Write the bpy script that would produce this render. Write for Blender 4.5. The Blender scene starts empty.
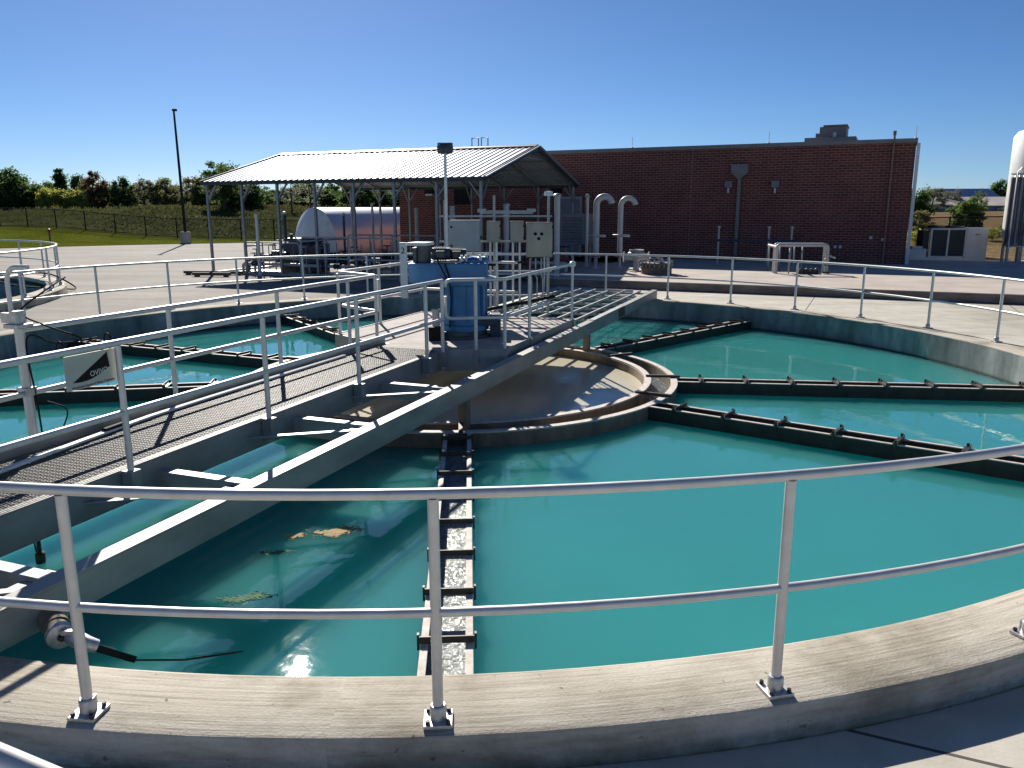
import bpy, bmesh, math, random
from mathutils import Vector, Matrix, Quaternion
S = bpy.context.scene
COL = S.collection
PI = math.pi
R = math.radians
rnd = random.Random(7)

# ------------------------------------------------------------------ helpers
class MB:
    """collects shapes into one bmesh and links them as ONE mesh object"""
    def __init__(self):
        self.bm = bmesh.new()
    def _xf(self, vs, M):
        if M is not None:
            for v in vs: v.co = M @ v.co
    def box(self, c, size, rot=None, bev=0.0):
        r = bmesh.ops.create_cube(self.bm, size=1.0)
        vs = r['verts']
        for v in vs: v.co = Vector((v.co.x*size[0], v.co.y*size[1], v.co.z*size[2]))
        if bev > 0:
            es = list({e for v in vs for e in v.link_edges})
            b = bmesh.ops.bevel(self.bm, geom=es, offset=bev, segments=2, affect='EDGES', profile=0.6)
            vs = list({v for f in b['faces'] for v in f.verts} | {v for v in vs if v.is_valid})
        M = Matrix.Translation(Vector(c))
        if rot is not None: M = M @ rot.to_4x4()
        self._xf(vs, M)
        return self
    def b(self, x0, x1, y0, y1, z0, z1, bev=0.0):
        return self.box(((x0+x1)/2, (y0+y1)/2, (z0+z1)/2), (x1-x0, y1-y0, z1-z0), None, bev)
    def bar(self, p, q, w, h, up=(0, 0, 1)):
        p = Vector(p); q = Vector(q); d = q-p; L = d.length
        if L < 1e-6: return self
        y = d/L; u = Vector(up)
        if abs(y.dot(u)) > .99: u = Vector((0, 1, 0))
        x = y.cross(u).normalized(); z = x.cross(y)
        self.box((p+q)/2, (w, L, h), Matrix((x, y, z)).transposed())
        return self
    def tube(self, pts, r, n=12, cap=True, closed=False):
        pts = [Vector(p) for p in pts]; N = len(pts)
        rs = r if isinstance(r, (list, tuple)) else [r]*N
        rings = []; prev = None
        for i, p in enumerate(pts):
            if closed: t = (pts[(i+1) % N]-pts[i-1])
            elif i == 0: t = pts[1]-p
            elif i == N-1: t = p-pts[i-1]
            else: t = (pts[i+1]-p).normalized()+(p-pts[i-1]).normalized()
            t.normalize()
            if prev is None:
                a = Vector((0, 0, 1)) if abs(t.z) < .9 else Vector((0, 1, 0))
                x = t.cross(a).normalized()
            else:
                x = (prev-t*prev.dot(t))
                x = x.normalized() if x.length > 1e-6 else t.orthogonal().normalized()
            prev = x; y = t.cross(x)
            k = 1.0
            if 0 < i < N-1 and not closed:
                c = (pts[i+1]-p).normalized().dot((p-pts[i-1]).normalized())
                k = 1/max(.6, math.sqrt(max(.01, (1+c)/2)))
            rings.append([self.bm.verts.new(p+(x*math.cos(2*PI*j/n)+y*math.sin(2*PI*j/n))*rs[i]*(k if False else 1)) for j in range(n)])
        m = N if closed else N-1
        for i in range(m):
            A = rings[i]; B = rings[(i+1) % N]
            for j in range(n):
                f = self.bm.faces.new((A[j], A[(j+1) % n], B[(j+1) % n], B[j])); f.smooth = True
        if cap and not closed:
            self.bm.faces.new(rings[0][::-1]); self.bm.faces.new(rings[-1])
        return self
    def cyl(self, p, q, r, n=16, r2=None):
        return self.tube([p, q], [r, r if r2 is None else r2], n)
    def lathe(self, prof, n=32, c=(0, 0, 0), smooth=True, axis=None):
        """profile of (radius, z), revolved about z"""
        rings = []
        for (r, z) in prof:
            if r < 1e-5: rings.append([self.bm.verts.new((0, 0, z))])
            else: rings.append([self.bm.verts.new((r*math.cos(2*PI*j/n), r*math.sin(2*PI*j/n), z)) for j in range(n)])
        vs = [v for g in rings for v in g]
        for A, B in zip(rings, rings[1:]):
            for j in range(n):
                k = (j+1) % n
                if len(A) == 1 and len(B) == 1: continue
                if len(A) == 1: f = self.bm.faces.new((A[0], B[k], B[j]))
                elif len(B) == 1: f = self.bm.faces.new((A[j], A[k], B[0]))
                else: f = self.bm.faces.new((A[j], A[k], B[k], B[j]))
                f.smooth = smooth
        M = Matrix.Translation(Vector(c))
        if axis is not None: M = M @ Vector((0, 0, 1)).rotation_difference(Vector(axis)).to_matrix().to_4x4()
        self._xf(vs, M)
        return self
    def prism(self, poly, z0, z1, M=None):
        a = [self.bm.verts.new((x, y, z0)) for x, y in poly]; b_ = [self.bm.verts.new((x, y, z1)) for x, y in poly]
        n = len(poly)
        self.bm.faces.new(a[::-1]); self.bm.faces.new(b_)
        for i in range(n): self.bm.faces.new((a[i], a[(i+1) % n], b_[(i+1) % n], b_[i]))
        self._xf(a+b_, M)
        return self
    def ring(self, r0, r1, z0, z1, n=144, a0=0, a1=2*PI):
        """annulus with thickness"""
        full = abs(a1-a0-2*PI) < 1e-6
        m = n if full else n+1
        g = []
        for i in range(m):
            a = a0+(a1-a0)*i/n; s, c = math.sin(a), math.cos(a)
            g.append([self.bm.verts.new((r*s, r*c, z)) for r, z in ((r0, z0), (r1, z0), (r1, z1), (r0, z1))])
        for i in range(n):
            A = g[i]; B = g[(i+1) % m]
            for k in range(4):
                f = self.bm.faces.new((A[k], B[k], B[(k+1) % 4], A[(k+1) % 4]))
                f.smooth = k in (1, 3)
        if not full:
            self.bm.faces.new(g[0]); self.bm.faces.new(g[-1][::-1])
        return self
    def quad(self, *p):
        self.bm.faces.new([self.bm.verts.new(q) for q in p]); return self
    def build(self, name, m, parent=None, loc=None, rz=0.0, bevel=0.0):
        bmesh.ops.recalc_face_normals(self.bm, faces=self.bm.faces[:])
        for e in self.bm.edges:
            if len(e.link_faces) == 2 and e.calc_face_angle(0) > .7: e.smooth = False
        me = bpy.data.meshes.new(name); self.bm.to_mesh(me); self.bm.free()
        me.materials.append(m)
        o = bpy.data.objects.new(name, me); COL.objects.link(o)
        if parent is not None: o.parent = parent
        if loc is not None: o.location = loc
        o.rotation_euler = (0, 0, rz)
        if bevel > 0:
            md = o.modifiers.new('edge', 'BEVEL'); md.width = bevel; md.segments = 2; md.limit_method = 'ANGLE'
        return o

def tag(o, label=None, cat=None, group=None, kind=None):
    if label: o['label'] = label
    if cat: o['category'] = cat
    if group: o['group'] = group
    if kind: o['kind'] = kind
    return o
def thing(name, label, cat, loc=(0, 0, 0), rz=0.0, group=None):
    o = bpy.data.objects.new(name, None); COL.objects.link(o)
    o.location = loc; o.rotation_euler = (0, 0, rz); o.empty_display_size = .2
    return tag(o, label, cat, group)
def inst(src, name, parent, loc, rz=0.0, scale=None):
    o = bpy.data.objects.new(name, src if isinstance(src, bpy.types.Mesh) else src.data); COL.objects.link(o)
    o.parent = parent; o.location = loc; o.rotation_euler = (0, 0, rz)
    if scale: o.scale = scale
    return o
def copy_tree(o, parent=None):
    c = o.copy(); COL.objects.link(c)
    if parent is not None: c.parent = parent
    for ch in [x for x in bpy.data.objects if x.parent == o]: copy_tree(ch, c)
    return c
def arc(c, r, a0, a1, u, v, n=8):
    c = Vector(c); u = Vector(u); v = Vector(v)
    return [c+u*(r*math.cos(a0+(a1-a0)*i/n))+v*(r*math.sin(a0+(a1-a0)*i/n)) for i in range(n+1)]
def text_mesh(txt, size, depth=.001):
    cu = bpy.data.curves.new('lettering', 'FONT'); cu.body = txt; cu.size = size; cu.extrude = depth
    cu.align_x = 'CENTER'; cu.align_y = 'CENTER'; cu.resolution_u = 3
    o = bpy.data.objects.new('lettering', cu); COL.objects.link(o)
    bpy.context.view_layer.update()
    me = bpy.data.meshes.new_from_object(o.evaluated_get(bpy.context.evaluated_depsgraph_get()))
    bpy.data.objects.remove(o); bpy.data.curves.remove(cu)
    return me

# ------------------------------------------------------------------ materials
def new_mat(name):
    m = bpy.data.materials.new(name); m.use_nodes = True
    nt = m.node_tree; nt.nodes.clear()
    out = nt.nodes.new('ShaderNodeOutputMaterial'); p = nt.nodes.new('ShaderNodeBsdfPrincipled')
    nt.links.new(p.outputs[0], out.inputs[0])
    return m, nt, p
def N(nt, t, **kw):
    n = nt.nodes.new(t)
    for k, v in kw.items():
        if k in n.inputs.keys() if isinstance(k, str) else False: n.inputs[k].default_value = v
        else: setattr(n, k, v)
    return n
def noise(nt, vec, scale, detail=4, rough=.6):
    n = nt.nodes.new('ShaderNodeTexNoise'); n.inputs['Scale'].default_value = scale
    n.inputs['Detail'].default_value = detail; n.inputs['Roughness'].default_value = rough
    if vec is not None: nt.links.new(vec, n.inputs['Vector'])
    return n
def ramp(nt, fac, stops):
    r = nt.nodes.new('ShaderNodeValToRGB'); cr = r.color_ramp
    while len(cr.elements) > 1: cr.elements.remove(cr.elements[0])
    cr.elements[0].position = stops[0][0]; cr.elements[0].color = (*stops[0][1], 1)
    for p, c in stops[1:]:
        e = cr.elements.new(p); e.color = (*c, 1)
    nt.links.new(fac, r.inputs[0]); return r
def mapped(nt, scale=(1, 1, 1), out='Object'):
    tc = nt.nodes.new('ShaderNodeTexCoord'); mp = nt.nodes.new('ShaderNodeMapping')
    mp.inputs['Scale'].default_value = scale
    nt.links.new(tc.outputs[out], mp.inputs['Vector']); return mp.outputs[0]
def mixc(nt, fac, a, b_, mode='MIX'):
    m = nt.nodes.new('ShaderNodeMix'); m.data_type = 'RGBA'; m.blend_type = mode
    for s, v in ((m.inputs[0], fac), (m.inputs[6], a), (m.inputs[7], b_)):
        if hasattr(v, 'node'): nt.links.new(v, s)
        else: s.default_value = v if not isinstance(v, tuple) else (*v, 1)
    return m.outputs[2]
def bump(nt, p, h, strength=.3, dist=.01):
    b_ = nt.nodes.new('ShaderNodeBump'); b_.inputs['Strength'].default_value = strength; b_.inputs['Distance'].default_value = dist
    nt.links.new(h, b_.inputs['Height']); nt.links.new(b_.outputs[0], p.inputs['Normal']); return b_
def simple(name, c0, c1=None, rough=.5, metal=0.0, scale=6.0, stretch=(1, 1, 1), bmp=0.0, bscale=None, spec=.5, detail=5, lo=.35, hi=.65, rvar=.0):
    m, nt, p = new_mat(name)
    if c1 is None: c1 = tuple(x*.8 for x in c0)
    v = mapped(nt, stretch); n = noise(nt, v, scale, detail)
    r = ramp(nt, n.outputs[0], [(lo, c1), (hi, c0)])
    nt.links.new(r.outputs[0], p.inputs['Base Color'])
    p.inputs['Roughness'].default_value = rough; p.inputs['Metallic'].default_value = metal
    p.inputs['Specular IOR Level'].default_value = spec
    if rvar:
        mr = nt.nodes.new('ShaderNodeMapRange'); mr.inputs[3].default_value = rough-rvar; mr.inputs[4].default_value = rough+rvar
        nt.links.new(n.outputs[0], mr.inputs[0]); nt.links.new(mr.outputs[0], p.inputs['Roughness'])
    if bmp:
        n2 = noise(nt, v, bscale or scale*4, 4); bump(nt, p, n2.outputs[0], bmp)
    return m

def polar(nt, ks=1.0, kr=1.0, kz=1.0, rad=8.7):
    tc = nt.nodes.new('ShaderNodeTexCoord'); sp = nt.nodes.new('ShaderNodeSeparateXYZ'); nt.links.new(tc.outputs['Object'], sp.inputs[0])
    at = nt.nodes.new('ShaderNodeMath'); at.operation = 'ARCTAN2'; nt.links.new(sp.outputs[0], at.inputs[0]); nt.links.new(sp.outputs[1], at.inputs[1])
    ms = nt.nodes.new('ShaderNodeMath'); ms.operation = 'MULTIPLY'; ms.inputs[1].default_value = rad*ks; nt.links.new(at.outputs[0], ms.inputs[0])
    ln = nt.nodes.new('ShaderNodeVectorMath'); ln.operation = 'LENGTH'
    cx = nt.nodes.new('ShaderNodeCombineXYZ'); nt.links.new(sp.outputs[0], cx.inputs[0]); nt.links.new(sp.outputs[1], cx.inputs[1])
    nt.links.new(cx.outputs[0], ln.inputs[0])
    mr = nt.nodes.new('ShaderNodeMath'); mr.operation = 'MULTIPLY'; mr.inputs[1].default_value = kr; nt.links.new(ln.outputs['Value'], mr.inputs[0])
    mz = nt.nodes.new('ShaderNodeMath'); mz.operation = 'MULTIPLY'; mz.inputs[1].default_value = kz; nt.links.new(sp.outputs[2], mz.inputs[0])
    c = nt.nodes.new('ShaderNodeCombineXYZ'); nt.links.new(ms.outputs[0], c.inputs[0]); nt.links.new(mr.outputs[0], c.inputs[1]); nt.links.new(mz.outputs[0], c.inputs[2])
    return c.outputs[0], sp

# broom-finished kerb concrete: brush lines run round the tank
def kerb_material():
    m, nt, p = new_mat('broomed_concrete')
    v, sp = polar(nt, 1, 1, 1)
    v2, _ = polar(nt, 1.6, 55, 12)
    lines = noise(nt, v2, 1.0, 5, .65)
    big = noise(nt, v, 1.1, 5, .6); fine = noise(nt, v, 60, 3, .7)
    a = ramp(nt, lines.outputs[0], [(.34, (.36, .32, .255)), (.5, (.50, .455, .375)), (.68, (.585, .54, .46))])
    b_ = ramp(nt, big.outputs[0], [(.3, (.70, .68, .64)), (.55, (1, 1, 1)), (.75, (1.0, .98, .95))])
    c = mixc(nt, 1.0, a.outputs[0], b_.outputs[0], 'MULTIPLY')
    f = ramp(nt, fine.outputs[0], [(.3, (.82, .82, .82)), (.55, (1, 1, 1))])
    c = mixc(nt, .6, c, f.outputs[0], 'MULTIPLY')
    pit = noise(nt, v, 17, 2, .5); pr2 = ramp(nt, pit.outputs[0], [(.70, (1, 1, 1)), (.76, (.45, .42, .38))])
    c = mixc(nt, 1.0, c, pr2.outputs[0], 'MULTIPLY')
    ws = noise(nt, v, .55, 6, .75); wr_ = ramp(nt, ws.outputs[0], [(.40, (.80, .79, .77)), (.52, (1, 1, 1))])
    c = mixc(nt, 1.0, c, wr_.outputs[0], 'MULTIPLY')
    # stains on the outer face: grow from the foot of the kerb
    st = noise(nt, v, 2.3, 6, .7)
    zr = nt.nodes.new('ShaderNodeMapRange'); zr.inputs[1].default_value = -.19; zr.inputs[2].default_value = -.07; zr.inputs[3].default_value = 1; zr.inputs[4].default_value = 0
    nt.links.new(sp.outputs[2], zr.inputs[0])
    mul = nt.nodes.new('ShaderNodeMath'); mul.operation = 'MULTIPLY'; nt.links.new(zr.outputs[0], mul.inputs[0])
    sr = ramp(nt, st.outputs[0], [(.42, (0, 0, 0)), (.62, (1, 1, 1))]); nt.links.new(sr.outputs[0], mul.inputs[1])
    c = mixc(nt, mul.outputs[0], c, (.15, .13, .085))
    nt.links.new(c, p.inputs['Base Color']); p.inputs['Roughness'].default_value = .9; p.inputs['Specular IOR Level'].default_value = .25
    ad = nt.nodes.new('ShaderNodeMath'); ad.operation = 'ADD'; nt.links.new(lines.outputs[0], ad.inputs[0]); nt.links.new(fine.outputs[0], ad.inputs[1])
    bump(nt, p, ad.outputs[0], .55, .006)
    return m
def tank_wall_material():
    m, nt, p = new_mat('stained_tank_wall')
    v, sp = polar(nt, 1, 1, 1)
    v2, _ = polar(nt, 2.2, 1, .5)
    a = noise(nt, v2, 1.0, 6, .65); b_ = noise(nt, v, 5, 5, .6)
    r = ramp(nt, a.outputs[0], [(.32, (.13, .145, .135)), (.5, (.25, .26, .24)), (.68, (.42, .42, .39))])
    r2 = ramp(nt, b_.outputs[0], [(.3, (.75, .77, .75)), (.6, (1, 1, 1))])
    c = mixc(nt, 1.0, r.outputs[0], r2.outputs[0], 'MULTIPLY')
    zr = nt.nodes.new('ShaderNodeMapRange'); zr.inputs[1].default_value = -.47; zr.inputs[2].default_value = -.43; zr.inputs[3].default_value = .85; zr.inputs[4].default_value = 0
    nt.links.new(sp.outputs[2], zr.inputs[0])
    c = mixc(nt, zr.outputs[0], c, (.035, .05, .04))
    nt.links.new(c, p.inputs['Base Color']); p.inputs['Roughness'].default_value = .85
    bump(nt, p, b_.outputs[0], .3, .01)
    return m
def water_material(name, col, sub, rough=.018, bscale=2.0, bstr=.034, dark=None):
    m, nt, p = new_mat(name)
    v = mapped(nt)
    n0 = noise(nt, v, .35, 3, .5)
    r = ramp(nt, n0.outputs[0], [(.3, tuple(x*.86 for x in col)), (.7, col)])
    nt.links.new(r.outputs[0], p.inputs['Base Color'])
    p.inputs['Roughness'].default_value = rough; p.inputs['IOR'].default_value = 1.33; p.inputs['Specular IOR Level'].default_value = 1.0
    if sub:
        p.inputs['Subsurface Weight'].default_value = 1.0
        p.inputs['Subsurface Radius'].default_value = (.35, .9, .9); p.inputs['Subsurface Scale'].default_value = sub
        p.subsurface_method = 'RANDOM_WALK'
    n1 = noise(nt, v, bscale, 3, .55); n2 = noise(nt, v, bscale*7, 2, .5)
    ad = nt.nodes.new('ShaderNodeMath'); ad.operation = 'MULTIPLY_ADD'; ad.inputs[1].default_value = .12
    nt.links.new(n2.outputs[0], ad.inputs[0]); nt.links.new(n1.outputs[0], ad.inputs[2])
    bump(nt, p, ad.outputs[0], bstr, .1)
    return m
def concrete_deck():
    m, nt, p = new_mat('deck_concrete')
    v = mapped(nt); vs = mapped(nt, (.25, 1.6, 1))
    a = noise(nt, vs, .55, 6, .6); b_ = noise(nt, v, 3, 6, .65); f = noise(nt, v, 45, 3)
    r = ramp(nt, a.outputs[0], [(.3, (.19, .175, .15)), (.5, (.26, .24, .21)), (.7, (.325, .30, .26))])
    r2 = ramp(nt, b_.outputs[0], [(.3, (.82, .81, .8)), (.6, (1, 1, 1))])
    # newer, paler slabs near the viewer and on the right of the bridge
    rb = ramp(nt, a.outputs[0], [(.3, (.44, .41, .345)), (.5, (.52, .485, .415)), (.7, (.58, .545, .47))])
    sx = nt.nodes.new('ShaderNodeSeparateXYZ'); nt.links.new(v, sx.inputs[0])
    g1 = nt.nodes.new('ShaderNodeMath'); g1.operation = 'GREATER_THAN'; g1.inputs[1].default_value = 1.3; nt.links.new(sx.outputs[0], g1.inputs[0])
    g2 = nt.nodes.new('ShaderNodeMath'); g2.operation = 'LESS_THAN'; g2.inputs[1].default_value = 9.0; nt.links.new(sx.outputs[1], g2.inputs[0])
    g3 = nt.nodes.new('ShaderNodeMath'); g3.operation = 'MAXIMUM'; nt.links.new(g1.outputs[0], g3.inputs[0]); nt.links.new(g2.outputs[0], g3.inputs[1])
    slab = mixc(nt, g3.outputs[0], r.outputs[0], rb.outputs[0])
    big = noise(nt, v, .22, 5, .7); rs = ramp(nt, big.outputs[0], [(.36, (.78, .77, .75)), (.5, (1, 1, 1)), (.64, (.9, .9, .89))])
    slab = mixc(nt, 1.0, slab, rs.outputs[0], 'MULTIPLY')
    st = noise(nt, v, 1.7, 4, .75); rt = ramp(nt, st.outputs[0], [(.66, (1, 1, 1)), (.75, (.74, .72, .70))])
    slab = mixc(nt, 1.0, slab, rt.outputs[0], 'MULTIPLY')
    c = mixc(nt, 1.0, slab, r2.outputs[0], 'MULTIPLY')
    # saw-cut control joints
    sp = nt.nodes.new('ShaderNodeTexBrick'); sp.inputs['Scale'].default_value = 1.0; sp.offset = 0
    sp.inputs['Mortar Size'].default_value = .012; sp.inputs['Brick Width'].default_value = 4.2; sp.inputs['Row Height'].default_value = 4.2
    mp = nt.nodes.new('ShaderNodeMapping'); mp.inputs['Rotation'].default_value = (0, 0, R(24)); mp.inputs['Location'].default_value = (1.2, .6, 0)
    nt.links.new(v, mp.inputs[0]); nt.links.new(mp.outputs[0], sp.inputs[0])
    c = mixc(nt, sp.outputs['Fac'], c, (.10, .09, .08))
    nt.links.new(c, p.inputs['Base Color']); p.inputs['Roughness'].default_value = .9; p.inputs['Specular IOR Level'].default_value = .25
    bump(nt, p, f.outputs[0], .3, .005)
    return m
def brick_material():
    m, nt, p = new_mat('red_brick')
    tc = nt.nodes.new('ShaderNodeTexCoord'); sp = nt.nodes.new('ShaderNodeSeparateXYZ'); nt.links.new(tc.outputs['Object'], sp.inputs[0])
    ad = nt.nodes.new('ShaderNodeMath'); nt.links.new(sp.outputs[0], ad.inputs[0]); nt.links.new(sp.outputs[1], ad.inputs[1])
    cb = nt.nodes.new('ShaderNodeCombineXYZ'); nt.links.new(ad.outputs[0], cb.inputs[0]); nt.links.new(sp.outputs[2], cb.inputs[1])
    br = nt.nodes.new('ShaderNodeTexBrick'); nt.links.new(cb.outputs[0], br.inputs[0])
    br.inputs['Scale'].default_value = 1; br.inputs['Brick Width'].default_value = .27; br.inputs['Row Height'].default_value = .092
    br.inputs['Mortar Size'].default_value = .009; br.inputs['Bias'].default_value = -.2; br.inputs['Mortar Smooth'].default_value = .2
    br.inputs['Color1'].default_value = (.19, .055, .042, 1); br.inputs['Color2'].default_value = (.11, .033, .028, 1); br.inputs['Mortar'].default_value = (.30, .215, .18, 1)
    n = noise(nt, cb.outputs[0], .8, 5); r = ramp(nt, n.outputs[0], [(.3, (.78, .78, .8)), (.6, (1, 1, 1))])
    c = mixc(nt, 1.0, br.outputs[0], r.outputs[0], 'MULTIPLY')
    nt.links.new(c, p.inputs['Base Color']); p.inputs['Roughness'].default_value = .85; p.inputs['Specular IOR Level'].default_value = .2
    iv = nt.nodes.new('ShaderNodeMath'); iv.operation = 'SUBTRACT'; iv.inputs[0].default_value = 1; nt.links.new(br.outputs['Fac'], iv.inputs[1])
    bump(nt, p, iv.outputs[0], .4, .006)
    return m
def grass_material(name, a, b_, c, scale=.5):
    m, nt, p = new_mat(name)
    v = mapped(nt); n = noise(nt, v, scale, 8, .7); n2 = noise(nt, v, scale*22, 4, .7)
    r = ramp(nt, n.outputs[0], [(.3, a), (.5, b_), (.7, c)]); r2 = ramp(nt, n2.outputs[0], [(.3, (.55, .55, .55)), (.65, (1.1, 1.1, 1.0))])
    nt.links.new(mixc(nt, 1.0, r.outputs[0], r2.outputs[0], 'MULTIPLY'), p.inputs['Base Color'])
    p.inputs['Roughness'].default_value = 1; p.inputs['Specular IOR Level'].default_value = .0
    bump(nt, p, n2.outputs[0], .8, .15)
    return m
def leaf_material(name, a, b_):
    m, nt, p = new_mat(name)
    g = nt.nodes.new('ShaderNodeObjectInfo'); v = mapped(nt); n = noise(nt, v, .9, 3)
    r = ramp(nt, n.outputs[0], [(.35, a), (.65, b_)])
    nt.links.new(r.outputs[0], p.inputs['Base Color']); p.inputs['Roughness'].default_value = .7; p.inputs['Specular IOR Level'].default_value = .2
    tr = nt.nodes.new('ShaderNodeBsdfTranslucent'); nt.links.new(r.outputs[0], tr.inputs[0])
    mx = nt.nodes.new('ShaderNodeMixShader'); mx.inputs[0].default_value = .58
    out = [x for x in nt.nodes if x.type == 'OUTPUT_MATERIAL'][0]
    nt.links.new(p.outputs[0], mx.inputs[1]); nt.links.new(tr.outputs[0], mx.inputs[2]); nt.links.new(mx.outputs[0], out.inputs[0])
    return m
def chainlink_material():
    m, nt, p = new_mat('black_chain_link')
    tc = nt.nodes.new('ShaderNodeTexCoord'); facs = []
    for ang in (45, -45):
        mp = nt.nodes.new('ShaderNodeMapping'); mp.inputs['Rotation'].default_value = (0, R(ang), 0)
        nt.links.new(tc.outputs['Object'], mp.inputs[0]); sp = nt.nodes.new('ShaderNodeSeparateXYZ'); nt.links.new(mp.outputs[0], sp.inputs[0])
        mo = nt.nodes.new('ShaderNodeMath'); mo.operation = 'PINGPONG'; mo.inputs[1].default_value = .03; nt.links.new(sp.outputs[0], mo.inputs[0])
        lt = nt.nodes.new('ShaderNodeMath'); lt.operation = 'LESS_THAN'; lt.inputs[1].default_value = .004; nt.links.new(mo.outputs[0], lt.inputs[0]); facs.append(lt.outputs[0])
    mx = nt.nodes.new('ShaderNodeMath'); mx.operation = 'MAXIMUM'; nt.links.new(facs[0], mx.inputs[0]); nt.links.new(facs[1], mx.inputs[1])
    p.inputs['Base Color'].default_value = (.012, .012, .012, 1); p.inputs['Roughness'].default_value = .6
    tr = nt.nodes.new('ShaderNodeBsdfTransparent'); ms = nt.nodes.new('ShaderNodeMixShader')
    out = [x for x in nt.nodes if x.type == 'OUTPUT_MATERIAL'][0]
    nt.links.new(mx.outputs[0], ms.inputs[0]); nt.links.new(tr.outputs[0], ms.inputs[1]); nt.links.new(p.outputs[0], ms.inputs[2]); nt.links.new(ms.outputs[0], out.inputs[0])
    return m

M = {}
M['alu'] = simple('anodised_aluminium', (.70, .68, .645), (.61, .59, .56), rough=.46, metal=.4, scale=9, rvar=.07)
M['alu_cast'] = simple('cast_aluminium', (.62, .61, .60), (.42, .41, .40), rough=.5, metal=.9, scale=30, bmp=.15)
M['bolt'] = simple('dark_steel_bolt', (.08, .075, .07), (.04, .035, .03), rough=.5, metal=.8, scale=40)
M['kerb'] = kerb_material(); M['tankwall'] = tank_wall_material()
M['deck'] = concrete_deck()
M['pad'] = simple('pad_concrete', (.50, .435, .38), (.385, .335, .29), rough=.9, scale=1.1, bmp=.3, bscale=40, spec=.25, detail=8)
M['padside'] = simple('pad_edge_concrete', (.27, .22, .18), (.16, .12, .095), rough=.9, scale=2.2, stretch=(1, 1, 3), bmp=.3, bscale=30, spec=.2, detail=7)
M['water'] = water_material('turquoise_water', (.046, .288, .278), 4.0)
M['tan_water'] = water_material('cloudy_tan_water', (.70, .64, .49), .0, rough=.12, bscale=3, bstr=.05)
M['launder_water'] = water_material('launder_water', (.16, .20, .19), .0, rough=.06, bscale=14, bstr=.8)
M['sparkle_water'] = water_material('sparkling_launder_water', (.36, .39, .38), .0, rough=.10, bscale=11, bstr=.55)  # paler base colour stands in for sun sparkle on the water
M['galv'] = simple('galvanised_steel', (.40, .40, .395), (.29, .295, .295), rough=.5, metal=.35, scale=7, bmp=.04, rvar=.08, detail=7)
M['beam'] = simple('painted_bridge_steel', (.35, .345, .315), (.225, .225, .205), rough=.5, metal=.25, scale=3.5, stretch=(1, .4, 1), detail=8, rvar=.1)
M['grate'] = simple('serrated_grating', (.19, .185, .175), (.125, .12, .113), rough=.55, metal=.4, scale=18)
M['plate'] = simple('platform_plate', (.40, .36, .325), (.29, .26, .235), rough=.85, metal=0, scale=4, bmp=.2, bscale=60)
M['trough'] = simple('algae_dark_steel', (.050, .045, .028), (.022, .024, .016), rough=.6, scale=5, bmp=.3, bscale=30, detail=8)
M['rim'] = simple('pale_weir_rim', (.62, .55, .49), (.42, .36, .31), rough=.7, scale=14, bmp=.2)  # paler than the trough sides and ring walls
M['bar'] = simple('weathered_angle_iron', (.060, .055, .045), (.03, .027, .022), rough=.5, metal=.3, scale=20)
M['ringwall'] = simple('brown_ring_wall', (.27, .21, .14), (.11, .085, .055), rough=.8, scale=3, stretch=(1, 1, .35), bmp=.25, bscale=24, detail=8)
M['ringdark'] = simple('algae_ring_wall', (.10, .085, .055), (.045, .04, .026), rough=.75, scale=4, stretch=(1, 1, .35), bmp=.25, bscale=24, detail=8)
M['blue'] = simple('blue_machine_paint', (.035, .19, .40), (.024, .13, .29), rough=.38, scale=4, rvar=.06)
M['motor'] = simple('dark_motor_paint', (.06, .075, .085), (.035, .045, .05), rough=.45, scale=9)
M['black'] = simple('black_rubber', (.014, .014, .014), (.008, .008, .008), rough=.7, scale=12, spec=.2)
M['steelbox'] = simple('stainless_enclosure', (.28, .26, .215), (.20, .185, .155), rough=.34, metal=.95, scale=3, stretch=(1, 1, .3), rvar=.06)
M['greybox'] = simple('grey_enclosure', (.32, .33, .335), (.28, .29, .29), rough=.45, scale=4)
M['white'] = simple('white_paint', (.72, .72, .70), (.60, .60, .57), rough=.45, scale=3)
M['sign'] = simple('sign_panel', (.46, .48, .42), (.41, .43, .38), rough=.5, scale=5)
M['hose'] = simple('white_hose', (.80, .79, .76), (.62, .61, .58), rough=.5, scale=30)
M['roofmetal'] = simple('galvalume_roof', (.50, .51, .53), (.42, .43, .455), rough=.55, metal=.15, scale=2.5, rvar=.05)
M['canopysteel'] = simple('canopy_tube_steel', (.30, .32, .33), (.24, .26, .27), rough=.45, metal=.5, scale=6)
M['canopytrim'] = simple('dark_canopy_trim', (.045, .055, .06), (.03, .037, .04), rough=.4, metal=.3, scale=6)
M['brick'] = brick_material()
M['coping'] = simple('coping_metal', (.22, .21, .20), (.17, .165, .16), rough=.5, metal=.3, scale=2)
M['downspout'] = simple('grey_downspout', (.20, .19, .185), (.15, .145, .14), rough=.5, metal=.2, scale=5)
M['roofgravel'] = simple('roof_membrane', (.3, .3, .29), (.22, .22, .21), rough=.9, scale=5)
M['joint'] = simple('expansion_joint_sealant', (.24, .16, .14), (.2, .13, .11), rough=.8, scale=5)
M['pvc'] = simple('pale_pipe_paint', (.50, .48, .45), (.40, .39, .37), rough=.45, scale=5)
M['copper'] = simple('rusty_wall_pipe', (.28, .16, .11), (.18, .10, .075), rough=.6, scale=8)
M['louver'] = simple('grey_louver', (.20, .21, .24), (.16, .17, .19), rough=.5, metal=.2, scale=5)
M['rust'] = simple('rusty_flange', (.20, .15, .11), (.075, .055, .045), rough=.8, scale=14, bmp=.3)
M['red'] = simple('faded_red_paint', (.25, .05, .035), (.16, .035, .025), rough=.5, scale=12)
M['navy'] = simple('dark_blue_machine', (.018, .04, .085), (.012, .025, .05), rough=.4, scale=6)
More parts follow.
